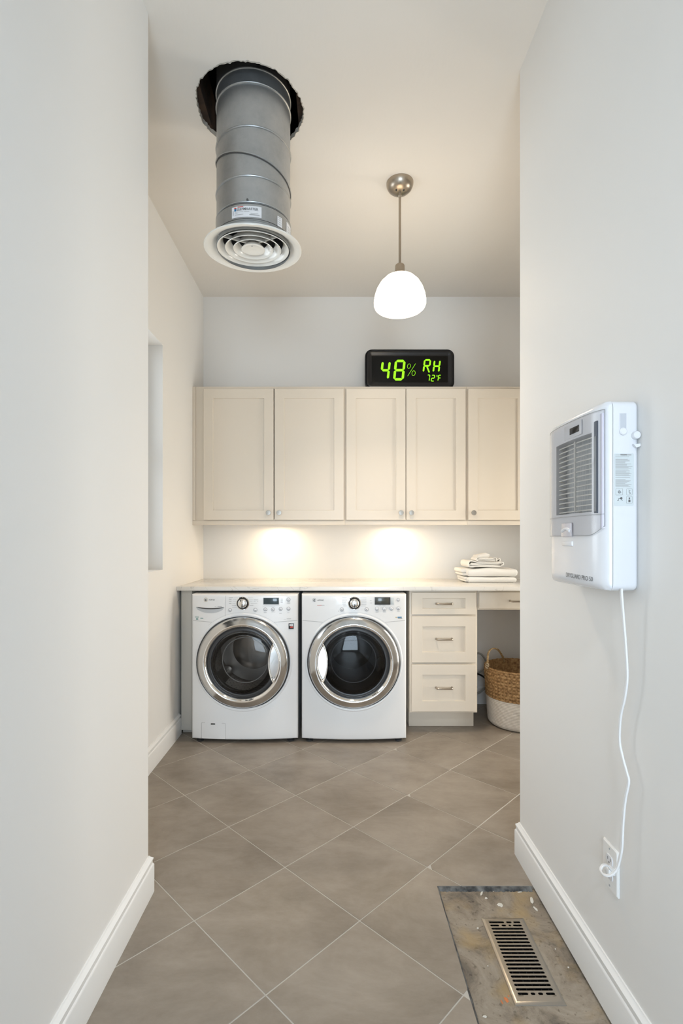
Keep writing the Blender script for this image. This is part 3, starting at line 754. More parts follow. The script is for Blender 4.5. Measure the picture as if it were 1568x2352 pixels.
def seg_char(u0, v0, u1, v1, th, segs, sh, nm='digit'):
    mb = MB(); h = v1 - v0
    def M(x, y): return K(x + sh * (v1 - y) / h - sh * .0, y)
    w0, w1 = u0, u1 - sh
    g = th * .10; vm = (v0 + v1) / 2
    def hexh(y, a, b_): return [(a + g + th / 2, y - th / 2), (b_ - g - th / 2, y - th / 2), (b_ - g, y), (b_ - g - th / 2, y + th / 2), (a + g + th / 2, y + th / 2), (a + g, y)]
    def hexv(x, a, b_): return [(x - th / 2, a + g + th / 2), (x, a + g), (x + th / 2, a + g + th / 2), (x + th / 2, b_ - g - th / 2), (x, b_ - g), (x - th / 2, b_ - g - th / 2)]
    xl, xr, yt, yb = w0 + th / 2, w1 - th / 2, v0 + th / 2, v1 - th / 2
    D = {'a': hexh(yt, xl, xr), 'g': hexh(vm, xl, xr), 'd': hexh(yb, xl, xr), 'f': hexv(xl, yt, vm), 'b': hexv(xr, yt, vm), 'e': hexv(xl, vm, yb), 'c': hexv(xr, vm, yb),
         'k': [(xl + (xr - xl) * .42, vm + th * .6), (xl + (xr - xl) * .42 + th, vm + th * .6), (xr + th * .6, yb + th * .3), (xr - th * .2, yb + th * .5)]}
    for s_ in segs:
        pts = D[s_]; mb.loops([[M(*p) + Vector((0, .001, 0)) for p in pts], [M(*p) for p in pts]], True, False, True)
    return mb.build(nm, GREEN, t, None)
seg_char(296, 236, 482, 552, 36, 'fgbc', 36)
seg_char(514, 222, 724, 562, 38, 'abcdefg', 34)
seg_char(998, 212, 1142, 432, 26, 'abefgk', 26, 'letter')
seg_char(1160, 222, 1300, 432, 26, 'bcefg', 26, 'letter')
seg_char(1062, 464, 1126, 574, 13, 'abc', 14)
seg_char(1132, 468, 1206, 578, 13, 'abged', 14)
seg_char(1243, 468, 1308, 572, 13, 'aefg', 14, 'letter')
mb = MB()
for cu_, cv_, ru, rv in ((776, 327, 25, 38), (852, 442, 27, 40)):
    mb.tube([K(cu_ + ru * math.cos(a) + .22 * rv * math.sin(a) * .5, cv_ - rv * math.sin(a)) for a in [R(k * 15) for k in range(24)]], .0012, 6, closed=True)
mb.tube([K(884, 286), K(754, 490)], .0012, 6); mb.build('percent_sign', GREEN, t)
MB().tube([K(1237 + 12 * math.cos(R(k * 30)), 486 - 14 * math.sin(R(k * 30))) for k in range(12)], .0007, 6, closed=True).build('degree_sign', GREEN, t)

# ------------------------------------------------------------------ pendant lamp
PXc, PYc = .3576, 2.775
t = thing('pendant_lamp', (PXc, PYc, ZC), 'lit pendant lamp, white dome shade on a brushed metal rod', 'lamp')
MB().lathe([(.0735, 0), (.0735, -.008), (.071, -.018), (.064, -.033), (.050, -.046), (.030, -.054), (.014, -.0565), (0, -.057)], (PXc, PYc, ZC), 'Z', 48).build('canopy', NICKEL, t, 60)
for sx in (-.022, .018): MB().lathe([(0, -.0085), (.004, -.008), (.005, -.004), (.005, .004)], (PXc + sx, PYc - .022, ZC - .0495), 'Z', 10).build('canopy_screw', DARK, t)
MB().lathe([(.010, -.054), (.0105, -.074), (.007, -.078)], (PXc, PYc, ZC), 'Z', 20).build('canopy_collar', NICKEL, t)
MB().lathe([(.0068, -.06), (.0068, 2.82 - ZC)], (PXc, PYc, ZC), 'Z', 16).build('rod', NICKEL, t)
MB().lathe([(.0068, 2.832), (.012, 2.830), (.024, 2.822), (.0265, 2.815), (.0265, 2.783), (.030, 2.778), (.046, 2.770), (.054, 2.762), (.054, 2.756)], (PXc, PYc, 0), 'Z', 40).build('lamp_holder', NICKEL, t, 50)
sh = MB().lathe([(.030, 2.768), (.052, 2.763), (.080, 2.748), (.106, 2.722), (.125, 2.690), (.137, 2.655), (.1415, 2.625), (.1410, 2.605), (.136, 2.592), (.125, 2.582), (.112, 2.577), (.10, 2.5765), (.10, 2.580), (.118, 2.585), (.133, 2.600), (.137, 2.62), (.12, 2.69), (.08, 2.74), (.03, 2.762)], (PXc, PYc, 0), 'Z', 64)
sh.build('shade', SHADE, t, 60)
MB().lathe([(0.0001, 2.600), (.02, 2.602), (.032, 2.615), (.036, 2.635), (.030, 2.662), (.018, 2.685), (.016, 2.74), (.0, 2.745)], (PXc, PYc, 0), 'Z', 32).build('bulb', SHADE, t, 60)
area('pendant_bulb_light', (PXc, PYc, 2.572), (0, 0, 0), .17, .17, 6.5, (1.0, .77, .55), 125, 'DISK')

# ------------------------------------------------------------------ air duct with round diffuser
DX, DY, DR = -.367, 2.304, .165
t = thing('air_duct', (DX, DY, 2.63), 'galvanised round air duct hanging from the ragged ceiling hole', 'duct')
MB().lathe([(DR, 2.66), (DR, 3.31), (DR, ZC + .70), (DR - .002, ZC + .70), (DR - .002, 2.66), (DR, 2.66)], (DX, DY, 0), 'Z', 96).build('pipe', GALV, t, 60)
def bead(z, r=.0042, mt=GALV, nm='ridge', z_fn=None):
    pts = [(DX + (DR + .0006) * math.cos(a), DY + (DR + .0006) * math.sin(a), z) for a in [2 * math.pi * k / 72 for k in range(72)]]
    MB().tube(pts, r, 8, closed=True).build(nm, mt, t)
for z in (3.312, 3.250, 3.066, 2.856): bead(z)
MB().tube([(DX + (DR + .001) * math.cos(R(a)), DY + (DR + .001) * math.sin(R(a)), 3.012 - .118 * (a - 180) / 180) for a in range(160, 390, 5)], .0045, 8).build('lap_seam', GALV, t)
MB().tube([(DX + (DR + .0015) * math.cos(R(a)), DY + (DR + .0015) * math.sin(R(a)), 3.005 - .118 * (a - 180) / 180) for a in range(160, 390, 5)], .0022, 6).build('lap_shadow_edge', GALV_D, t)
MB().lathe([(DR, 2.737), (DR + .004, 2.735), (DR + .004, 2.668), (DR, 2.666)], (DX, DY, 0), 'Z', 96).build('coupling_band', GALV, t, 30)
bead(2.739, .0016, GALV_D, 'joint_line')
MB().tube([(DX + (DR + .0042) * math.cos(2 * math.pi * k / 72), DY + (DR + .0042) * math.sin(2 * math.pi * k / 72), 2.672) for k in range(72)], .0014, 6, closed=True).build('joint_line', GALV_D, t)
bead(2.746, .0030)
MB().lathe([(DR - .001, 2.668), (DR - .001, 2.632)], (DX, DY, 0), 'Z', 96).build('diffuser_neck', GALV, t, 60)
MB().lathe([(0, -.006), (.004, -.005), (.005, .0)], (DX - DR - .006, DY - .02, 2.70), 'X', 10).build('screw', GALV, t)
MB().lathe([(0, -.006), (.004, -.005), (.005, .0)], (DX + .0, DY - DR - .001, 2.752), 'Y', 10).build('screw', GALV_D, t)
def on_pipe(phi, z, off=.0052): return Vector((DX + (DR + off) * math.sin(phi), DY - (DR + off) * math.cos(phi), z))
def pipe_patch(p0, p1, z0, z1, mt, nm, off=.0050, par=None, n=10):
    mb = MB(); mb.loops([[on_pipe(p0 + (p1 - p0) * k / n, z0, off) for k in range(n + 1)], [on_pipe(p0 + (p1 - p0) * k / n, z1, off) for k in range(n + 1)]], closed=False)
    return mb.build(nm, mt, par or t, 60)
st = pipe_patch(-.41, .35, 2.679, 2.725, PAPER, 'sticker')
st['label'] = 'white printed sticker'
lettering('EEEFMAASTER', .092, .0115, lambda u, v: on_pipe(-.27 + u / (DR + .0055), 2.7065 + v, .0055), INK, st, bold=.015)
pipe_patch(-.34, -.285, 2.706, 2.719, INKB, 'sticker_logo', .0055, st, 3); pipe_patch(-.34, -.285, 2.716, 2.721, INKR, 'sticker_logo', .0057, st, 3)
pipe_patch(-.25, -.10, 2.7205, 2.7235, INKR, 'sticker_stripe', .0055, st, 4)
for p0, p1, z, h in ((-.32, -.10, 2.7015, .0015), (-.08, .05, 2.7015, .0018), (-.32, -.25, 2.6955, .002), (-.32, -.10, 2.690, .002), (.05, .30, 2.688, .004), (.08, .27, 2.694, .002), (-.38, -.36, 2.70, .02)):
    pipe_patch(p0, p1, z - h / 2, z + h / 2, INKL, 'sticker_print', .0055, st, 4)
s2 = pipe_patch(.79, .95, 2.672, 2.716, PAPER, 'sticker', n=4)
for k in range(4): pipe_patch(.82, .92, 2.682 + k * .009, 2.6845 + k * .009, INKL, 'sticker_print', .0055, s2, 2)
s3 = pipe_patch(1.15, 1.45, 2.672, 2.722, PAPER, 'sticker', n=5)
for k in range(3): pipe_patch(1.2, 1.4, 2.684 + k * .010, 2.687 + k * .010, INKL, 'sticker_print', .0055, s3, 2)
Mt = Matrix.Translation((DX - .002, DY, 2.637)) @ Matrix.Rotation(R(4.0), 4, 'X')
df = MB().lathe([(.146, .040), (.176, .020), (.200, .007), (.218, .003), (.2195, .0), (.218, -.0035), (.210, -.0045), (.196, -.001), (.184, .005), (.170, .015), (.144, .038)], (0, 0, 0), 'Z', 96, close=True).build('diffuser', VENTW, t, 50, M=Mt)
for r in (.162, .126, .090):
    MB().lathe([(r, .000), (r - .0012, -.0018), (r - .004, -.001), (r - .014, .008), (r - .026, .030), (r - .028, .030), (r - .016, .011), (r - .002, .003)], (0, 0, 0), 'Z', 80, close=True).build('louvre_ring', VENTW, df, 50, M=Mt)
MB().lathe([(0, .004), (.018, .005), (.036, .002), (.050, -.0015), (.053, .0), (.051, .004), (.030, .026), (0, .032)], (0, 0, 0), 'Z', 48).build('centre_cone', VENTW, df, 50, M=Mt)
MB().lathe([(0, .0015), (.003, .0015), (.0045, .004), (.0045, .008)], (-.002, -.026, 0), 'Z', 12).build('centre_screw', GREY, df, 50, M=Mt)
for a in (90, 210, 330):
    MB().box(.02, .168, -.004, .004, .020, .034, .001, M=Matrix.Rotation(R(a), 4, 'Z')).build('spider_arm', VENTW, df, M=Mt)
MB().lathe([(.10, .07), (.098, .07), (.06, .055), (.0, .05)], (0.02, .01, 0), 'Z', 6).build('damper', DARK, df, M=Mt)

# ------------------------------------------------------------------ towels
def soft_slab(mb, x0, x1, y0, y1, z0, z1, ex=.018, nx=26, ny=14, sag=.002, seed=0, tilt=0.0):
    rnd = random.Random(seed); ph = [rnd.random() * 6 for _ in range(4)]; zc = (z0 + z1) / 2; hz = (z1 - z0) / 2
    rows = []
    def P(u, v, s):   # u,v in 0..1
        x = x0 + (x1 - x0) * u; y = y0 + (y1 - y0) * v
        d = min(u * (x1 - x0), (1 - u) * (x1 - x0), v * (y1 - y0), (1 - v) * (y1 - y0)) / ex
        k = math.sqrt(max(0, 1 - (1 - min(d, 1)) ** 2))
        w = sag * (math.sin(3 * u * 3.1 + ph[0]) + .6 * math.sin(7 * u + 4 * v + ph[1]) - 1.5)
        return (x + tilt * 0, y, zc + s * hz * k + w * (s > 0) * k + tilt * (u - .5))
    us = [0, .25 * ex / (x1 - x0), .6 * ex / (x1 - x0), ex / (x1 - x0)]; us = us + [us[-1] + (1 - 2 * us[-1]) * k / (nx - 7) for k in range(1, nx - 7)] + [1 - q for q in us[::-1]]
    vs = [0, .25 * ex / (y1 - y0), .6 * ex / (y1 - y0), ex / (y1 - y0)]; vs = vs + [vs[-1] + (1 - 2 * vs[-1]) * k / (ny - 7) for k in range(1, ny - 7)] + [1 - q for q in vs[::-1]]
    for s in (1, -1): mb.loops([[P(u, v, s) for u in us] for v in vs], closed=False)
def ribbon(mb, pts, th, y0, y1, sub=5, ny=6):
    P = smoothpts([(p[0], 0, p[1]) for p in pts], sub); A = []; B = []
    for i, p in enumerate(P):
        d = (P[min(i + 1, len(P) - 1)] - P[max(i - 1, 0)]).normalized(); n_ = Vector((-d.z, 0, d.x)) * th / 2
        A.append(p + n_); B.append(p - n_)
    loop = A + B[::-1]
    rows = []
    for k, (yy, s) in enumerate(((y0, .55), (y0 + .002, .85), (y0 + .006, 1), (y1 - .006, 1), (y1, .7))):
        cen = [(a + b2) / 2 for a, b2 in zip(A, B)]; cen = cen + cen[::-1]
        rows.append([(c.x + (q.x - c.x) * s, yy, c.z + (q.z - c.z) * s) for q, c in zip(loop, cen)])
    mb.loops(rows, True, True, True)
YT = 3.684
TX0, TX1 = atx(1074, YT), atx(1187, YT)
z1 = ZW + .0005
mb = MB(); soft_slab(mb, TX0, TX1, YT, YT + .27, z1, z1 + .042, .02, seed=1)
for k, (dx, za, zb) in enumerate(((-.012, .003, .022), (-.016, .02, .041))): soft_slab(mb, TX0 + dx, TX0 + .06, YT + .03, YT + .26, z1 + za, z1 + zb, .0095, 14, 12, .0005, seed=k)
tag(mb.build('folded_towel', TOWEL, None, 60), 'lowest large white towel of the stack, flat on the worktop', 'towel', 'folded white towels')
z2 = z1 + .0435
mb = MB(); soft_slab(mb, TX0 - .002, TX1 + .008, YT, YT + .27, z2, z2 + .062, .026, sag=.003, seed=5)
for k, (dx, za, zb) in enumerate(((-.030, .004, .026), (-.040, .026, .058))): soft_slab(mb, TX0 + dx, TX0 + .06, YT + .04, YT + .26, z2 + za, z2 + zb, .013, 14, 12, .0005, seed=k + 8)
tag(mb.build('folded_towel', TOWEL, None, 60), 'thicker large white towel, second from the bottom of stack', 'towel', 'folded white towels')
z3 = z2 + .0665
xa, xb = atx(1076, YT), atx(1158, YT)
mb = MB(); q = .0085
ribbon(mb, [(xb - .02, z3 + .008), (xa + .03, z3 + .010), (xa + .016, z3 + .013), (xa + .014, z3 + .017), (xa + .03, z3 + .0205), (xb - .045, z3 + .014), (xb - .022, z3 + .0125), (xb - .010, z3 + .018), (xb - .014, z3 + .027), (xb - .05, z3 + .025), (xa + .06, z3 + .030), (xa + .02, z3 + .030)], q, YT + .015, YT + .22)
ribbon(mb, [(xa + .045, z3 + .001 + q / 2), (xa + .012, z3 + .001 + q / 2), (xa + .003, z3 + .022), (xa + .010, z3 + .044), (xa + .035, z3 + .047), (xa + .08, z3 + .037), (xb - .06, z3 + .033), (xb - .02, z3 + .038), (xb - .003, z3 + .034), (xb - .002, z3 + .018)], q, YT + .012, YT + .24)
ribbon(mb, [(xb - .035, z3 + .030), (xb - .022, z3 + .048), (xb - .008, z3 + .060), (xb + .002, z3 + .058), (xb - .002, z3 + .032)], q, YT + .10, YT + .24)
tag(mb.build('folded_towel', TOWEL, None, 60), 'smaller white hand towel with rumpled folds on the two large towels', 'towel', 'folded white towels')
z4 = z3 + .0445; xa, xb = atx(1095.5, YT), atx(1144, YT)
mb = MB(); q = .007
ribbon(mb, [(xb - .012, z4 + .004), (xa + .03, z4 + .002), (xa + .010, z4 + .008), (xa + .02, z4 + .014), (xb - .03, z4 + .012), (xb - .010, z4 + .015)], q, YT + .03, YT + .16)
ribbon(mb, [(xa + .015, z4 + .003), (xa + .001, z4 + .010), (xa + .010, z4 + .024), (xa + .035, z4 + .020), (xb - .04, z4 + .019), (xb - .012, z4 + .024), (xb - .001, z4 + .018), (xb - .006, z4 + .006)], q, YT + .028, YT + .17)
soft_slab(mb, xa + .006, xa + .112, YT + .05, YT + .17, z4 + .012, z4 + .062, .050, 22, 18, .003, 3, .016)
tag(mb.build('wash_cloth', TOWEL, None, 60), 'small crumpled white wash cloth topping the towel stack', 'towel', 'folded white towels')

# ------------------------------------------------------------------ basket
BX, BY = 1.320, 3.64
t = thing('laundry_basket', (BX, BY, 0), 'round woven basket, brown above and white below, in the knee space', 'basket')
BRN = mat('seagrass', (.35, .2, .08), .75); addcol(BRN, 60, [(.3, (.16, .085, .032)), (.5, (.34, .20, .085)), (.75, (.52, .35, .17))], 4)
WRP = mat('white_rope', (.76, .72, .67), .85); addcol(WRP, 45, [(.3, (.68, .64, .59)), (.7, (.80, .77, .72))], 3)
ROPE = mat('handle_rope', (.38, .25, .12), .8); addcol(ROPE, 90, [(.3, (.22, .13, .05)), (.7, (.50, .36, .19))], 3)
def brad(z): return .207 + .026 * min(1, z / .40) ** .8
def weave_rows(z0, z1, nz, seg, fn, inner=False, flip=1):
    L = []
    for k in range(nz + 1):
        z = z0 + (z1 - z0) * k / nz; row = []
        for i in range(seg):
            a = 2 * math.pi * i / seg; r = brad(z) + flip * fn(a, z); 
            row.append((BX + r * math.cos(a), BY + r * math.sin(a), z))
        L.append(row)
    return L
def diag(a, z):
    u = a * 27 / math.pi * 2; v = z / .0115
    p = math.sin(math.pi * (u + v) * .5) * math.sin(math.pi * (u - v) * .5)
    return .0065 * abs(p) ** .6 * (1 if p > 0 else .25)
zb = .205
MB().loops(weave_rows(zb, .405, 72, 340, diag)).build('woven_band', BRN, t, 80)
MB().loops(weave_rows(zb, .405, 40, 200, lambda a, z: -.012 + .003 * abs(math.sin(a * 34)) * abs(math.sin(z / .0155 * math.pi)))).build('basket_lining', BRN, t, 80)
L = [[(BX + .165 * math.cos(a), BY + .165 * math.sin(a), .004) for a in [2 * math.pi * i / 240 for i in range(240)]]]
def rope_r(a, z): return .0022 * abs(math.sin(math.pi * z / .0105)) + .0010 * math.sin(a * 120 + (z // .0105) * 2.2)
for k in range(90):
    z = .004 + (zb - .004) * k / 89; row = []
    base = brad(z) if z > .035 else brad(z) - .034 * (1 - math.sqrt(max(0, 1 - ((.035 - z) / .035) ** 2)))
    for i in range(240):
        a = 2 * math.pi * i / 240; r = base + rope_r(a, z); row.append((BX + r * math.cos(a), BY + r * math.sin(a), z))
    L.append(row)
MB().loops(L, True, True, False).build('rope_base', WRP, t, 80)
MB().tube([(BX + (brad(.405) - .004) * math.cos(2 * math.pi * k / 120), BY + (brad(.405) - .004) * math.sin(2 * math.pi * k / 120), .406 + .0015 * math.sin(k * 1.9)) for k in range(120)], .0085, 8, closed=True).build('rim', BRN, t, 80)
hp = [at(1118.5, 1530, 3.60), at(1119.5, 1515, 3.61), at(1121, 1500, 3.63), at(1127, 1491.5, 3.66), at(1135, 1489.5, 3.70), at(1144, 1493, 3.75), at(1151, 1503, 3.79), at(1156, 1513, 3.81), at(1157.5, 1520, 3.82)]
hs = smoothpts(hp, 10); mb = MB()
for st_ in (0, math.pi):
    mb.tube([p + Vector((.0035 * math.cos(i * .9 + st_), .0035 * math.sin(i * .9 + st_), .0015 * math.cos(i * .9 + st_))) for i, p in enumerate(hs)], .0048, 7)
mb.build('handle', ROPE, t, 60)
mb = MB()
kp = at(1118.5, 1530, 3.60)
for k in range(4):
    mb.tube([kp + Vector((.012 * math.cos(a), .008 * math.sin(a), -.006 + k * .006 + .008 * math.sin(a + k))) for a in [R(q * 30) for q in range(12)]], .0022, 5, closed=True)
mb.build('handle_knot', mat('twine', (.55, .45, .32), .9), t)
hp2 = [(BX + .225, BY + .05, .40), (BX + .235, BY + .03, .46), (BX + .22, BY - .02, .505), (BX + .225, BY - .08, .46), (BX + .21, BY - .10, .40)]
MB().tube(smoothpts(hp2, 8), .007, 8).build('handle', ROPE, t)

# hoses and cable at the back of the knee space
o = MB().tube(smoothpts([at(1088, 1502, 3.98), at(1098, 1500.5, 3.99), at(1106, 1504, 4.00), at(1113, 1514, 4.01), at(1115.5, 1524, 4.02), at(1110, 1536, 4.02), at(1100, 1544, 4.01), at(1086, 1551, 4.0)], 8), .0075, 10).build('grey_hose', GREYHOSE)
tag(o, 'upper grey hose looping out behind the drawer cabinet', 'hose', None)
o = MB().tube(smoothpts([at(1084, 1546, 3.95), at(1097, 1548, 3.96), at(1108, 1553, 3.96), at(1118, 1562, 3.95), at(1128, 1580, 3.95), at(1126, 1640, 3.90)], 8), .0075, 10).build('black_cable', BLACK)
tag(o, 'thick black cable curving out below the grey hose loop', 'cable')
o = MB().tube(smoothpts([at(1086, 1594, 4.0), at(1100, 1591, 4.01), at(1110, 1583, 4.02), at(1118, 1573, 4.03), at(1124, 1560, 4.03)], 8), .0080, 10).build('grey_hose', GREYHOSE)
tag(o, 'lower grey hose curving behind the left side of the basket', 'hose', None)

# ------------------------------------------------------------------ dehumidifier on the right wall
U, Wd = .334, .486
def D3(u, v, w): return Vector((HR - v, 1.2856 + u, 1.188 + w))
t = thing('dehumidifier', D3(U / 2, 0, 0), 'white wall-mounted dehumidifier with clear front cover on the right wall', 'dehumidifier')
V0 = .067
# back shell
def rl2(d, v, r=.018):
    return [D3(a, v, b2) for a, b2 in rrect(d, U - d, d, Wd - d, max(r - d, .003), 5)]
MB().loops([rl2(.010, .0008), rl2(.002, .004), rl2(0, .010), rl2(0, V0 - .0012)], True, True, False).build('back_shell', PLASW, t, 50)
MB().loops([rl2(.0012, V0 - .0014), rl2(.0012, V0 + .0008)], True, False, False).build('shell_joint', GREY, t, 50)
def vfront(u, w):
    s = min(1, abs(2 * u / U - 1)); k = (1 - s ** 7) ** (1 / 2.2)
    e = min(w / .030, (Wd - w) / .022, 1); e = math.sqrt(max(0, 1 - (1 - e) ** 2))
    return V0 + (.024 + .012 * (1 - s * s)) * k * (.25 + .75 * e) * (1 if e > 0 else 0)
CU0, CU1, CW0, CW1 = .048, .250, .205, .412      # grille opening
us = sorted(set([0, .001, .003, .006, .010, .015, .02] + [U - q for q in (0, .001, .003, .006, .010, .015, .02)] + [.02 + (U - .04) * k / 26 for k in range(27)] + [CU0 - .0005, CU0, CU1, CU1 + .0005]))
ws = sorted(set([0, .002, .005, .01, .016, .023, .03] + [Wd - q for q in (0, .001, .003, .007, .012, .017, .022)] + [.03 + (Wd - .052) * k / 30 for k in range(31)] + [CW0 - .0005, CW0, CW1, CW1 + .0005]))
def vf2(u, w):
    if CU0 - 1e-6 <= u <= CU1 + 1e-6 and CW0 - 1e-6 <= w <= CW1 + 1e-6: return V0 + .002
    return vfront(u, w)
rc = .016
def squash(u, w):   # round the outline corners of the front shell
    dx = max(rc - u, u - (U - rc), 0); dz = max(rc - w, w - (Wd - rc), 0)
    if dx > 0 and dz > 0:
        l = math.hypot(dx, dz); m = max(dx, dz); k = m / l
        sx = -1 if u > U / 2 else 1; sz = -1 if w > Wd / 2 else 1
        u = (rc - dx * k) if sx > 0 else U - (rc - dx * k); w = (rc - dz * k) if sz > 0 else Wd - (rc - dz * k)
    return u, w
MB().loops([[D3(squash(u, w)[0], vf2(u, w), squash(u, w)[1]) for u in us] for w in ws], closed=False).build('front_shell', PLASW, t, 35)
fl = MB().loops([[D3(u, V0 + .0028, w) for u in (CU0 + .001, (CU0 + CU1) / 2, CU1 - .001)] for w in (CW0 + .001, CW1 - .001)], closed=False).build('filter', FILTER, t)
for k in range(15):
    w = CW0 + .006 + (CW1 - CW0 - .016) * k / 14
    pts = [D3(CU0, V0 + .005, w)] + [D3(CU0 + .004 + (CU1 - CU0 - .008) * q / 12, vfront(CU0 + .004 + (CU1 - CU0 - .008) * q / 12, .3) - .008, w) for q in range(13)] + [D3(CU1, V0 + .005, w - .004)]
    MB().tube(pts, .0018, 6).build('grille_bar', VENTW, t)
uv = .137
MB().tube([D3(uv, V0 + .004, CW0)] + [D3(uv, vfront(uv, .3) - .0055, CW0 + .008 + (CW1 - CW0 - .014) * q / 6) for q in range(7)], .0028, 6).build('grille_post', VENTW, t)
bxm = lambda u0, u1, v0, v1, w0, w1, b=.0015: MB().box(HR - v1, HR - v0, 1.2856 + u0, 1.2856 + u1, 1.188 + w0, 1.188 + w1, b)
bxm(.026, .042, .070, .094, .20, .44).build('dark_column', mat('slate_plastic', (.16, .18, .21), .3), t)
bxm(.028, .038, .0942, .0955, .205, .40, .0004).build('column_trim', GREY, t)
MB().tube([D3(.014, vfront(.014, .3) - .002, .16), D3(.014, vfront(.014, .3) - .002, .455)], .006, 10).build('side_tube', mat('pale_lilac_plastic', (.68, .66, .74), .2), t)
# sensor window in the upper housing
p = vfront(.13, .44)
pad = bxm(.088, .190, p - .003, p + .0012, .418, .458, .0012); pad.build('sensor_surround', PLASW, t)
bxm(.100, .155, p + .0008, p + .0020, .428, .446, .0005).build('sensor_window', BLACK, t)
# clear cover
us2 = [.006, .008] + [.012 + (U - .020) * k / 30 for k in range(31)]
def cov(u, w, off):
    return D3(u, vfront(u, .3) + off, w)
wl = [.142 + .322 * k / 10 for k in range(11)]
def wmap(u, w):
    if w < .17: return w + .030 * max(0, (.06 - u) / .06) ** 2
    return w
MB().loops([[cov(u, wmap(u, w), .0045) for u in us2] for w in wl], closed=False).build('clear_cover', COVER, t, 60)
rim = [cov(u, wmap(u, .142), .0038) for u in us2]; rim2 = [cov(u, .464, .0038) for u in us2]
MB().tube(rim, .0009, 5).tube(rim2, .0009, 5).tube([rim[0], rim2[0]], .0009, 5).build('cover_edge', GREY, t)
MB().tube([cov(u, .197, .0046) for u in us2], .0007, 5).build('cover_crease', GREY, t)
p = vfront(.205, .17)
p = vfront(.17, .17)
lt_ = bxm(.136, .200, p - .006, p + .0052, .139, .179, .003).build('latch', mat('latch_clear', (.60, .58, .62), .15), t)
MB().tube([D3(.144 + .048 * k / 8, p + .0048, .156 + .006 * math.sin(math.pi * k / 8)) for k in range(9)], .005, 8).build('latch_thumb', PLASW, lt_)
bxm(.138, .200, p - .006, p + .0032, .113, .127, .002).build('release_button', PLASW, t)
lettering('DRYGUARD PRO 50', .135, .0122, lambda a, b2: D3(.178 - a, vfront(.178 - a, .08) * 1.0 + .0008, .0245 + b2 - .003 * a / .135), INK, t)
# near side face details (face u = 0)
def side_pt(px, py): return Vector((atx(px, 1.2856), 1.2856, atz(py, 1.2856)))
a, b2 = side_pt(1422, 995), side_pt(1438.5, 948.5)
MB().loops([[(a.x, 1.2850, a.z), (b2.x, 1.2850, a.z), (b2.x, 1.2850, b2.z), (a.x, 1.2850, b2.z)], [(a.x + .0015, 1.2846, a.z + .0015), (b2.x - .0015, 1.2846, a.z + .0015), (b2.x - .0015, 1.2846, b2.z - .0015), (a.x + .0015, 1.2846, b2.z - .0015)]], True, False, False).build('slot_rim', PLASW, t)
MB().box(a.x + .0015, b2.x - .0015, 1.2849, 1.2853, a.z + .002, b2.z - .002).build('side_slot', mat('slot_grey', (.52, .54, .58), .5), t)
MB().lathe([(0, -.005), (.007, -.005), (.0095, -.003), (.0095, .001)], side_pt(1430, 991), 'Y', 20).build('slot_knob', PLASW, t)
MB().lathe([(0, -.011), (.0085, -.011), (.0100, -.009), (.0100, .001)], side_pt(1457.5, 1000.5), 'Y', 24).build('side_knob', PLASW, t)
a = side_pt(1459, 1024); MB().prism([(-.010, .003), (.008, .004), (.008, -.002), (-.002, -.006)], lambda x, z: (a.x + x, 1.2856, a.z + z), lambda x, z: (a.x + x, 1.277, a.z + z)).build('side_hook', PLASW, t)
a, b2 = side_pt(1409.5, 1161.5), side_pt(1455, 1041.5)
lb = MB().prism(rrect(a.x, b2.x, a.z, b2.z, .003, 3), lambda x, z: (x, 1.2855, z), lambda x, z: (x, 1.2850, z)).build('rating_label', STICK, t)
lb['label'] = 'pale grey printed label with lines of text and four pictograms'
mb = MB(); rnd = random.Random(3)
ys = [1045, 1049.5, 1055, 1056.5, 1059, 1061, 1063.2, 1065.5, 1067.5, 1069.5, 1071.5, 1073.5, 1075.5, 1079.5, 1081.7, 1084, 1086.2, 1088, 1090.5, 1092.5, 1097, 1102, 1104, 1106.5, 1108.5, 1110.5, 1112.8, 1115.5, 1118]
for y in ys:
    x0_, x1_ = 1412.5, 1412.5 + rnd.uniform(22, 39); p, q = side_pt(x0_, y + .55), side_pt(x1_, y - .55)
    mb.quad([(p.x, 1.2847, p.z), (q.x, 1.2847, p.z), (q.x, 1.2847, q.z), (p.x, 1.2847, q.z)])
p, q = side_pt(1424, 1046.2), side_pt(1449, 1043); mb.quad([(p.x, 1.2847, p.z), (q.x, 1.2847, p.z), (q.x, 1.2847, q.z), (p.x, 1.2847, q.z)])
mb.build('printed_lines', INKL, lb, None)
for (x0_, x1_, y0_, y1_) in ((1413.5, 1429, 1122, 1137), (1438, 1451, 1122.5, 1137), (1438, 1451, 1140, 1156)):
    p, q = side_pt(x0_, y1_), side_pt(x1_, y0_); r_ = rrect(p.x, q.x, p.z, q.z, .0015, 3)
    MB().tube([(x, 1.2847, z) for x, z in r_], .00035, 4, closed=True).build('pictogram_frame', INKL, lb)
p = side_pt(1421.5, 1129.5); MB().tube([(p.x + (.0008 + .00014 * k) * math.cos(k * .5), 1.2847, p.z + (.0008 + .00014 * k) * math.sin(k * .5)) for k in range(26)], .00045, 4).build('pictogram', INK, lb)
p = side_pt(1425, 1147); MB().tube([(p.x - .009, 1.2847, p.z - .003), (p.x - .006, 1.2847, p.z - .003), (p.x - .006, 1.2847, p.z + .002), (p.x, 1.2847, p.z + .001), (p.x + .004, 1.2847, p.z - .003)], .0006, 4).lathe([(0, 0), (.003, 0)], (p.x + .001, 1.2846, p.z + .003), 'Y', 10).build('pictogram', INK, lb)
p = side_pt(1444.5, 1130); MB().tube([(p.x - .002, 1.2847, p.z + .005), (p.x + .002, 1.2847, p.z + .003), (p.x - .002, 1.2847, p.z), (p.x + .003, 1.2847, p.z - .003), (p.x, 1.2847, p.z - .005)], .0006, 4).build('pictogram', INK, lb)
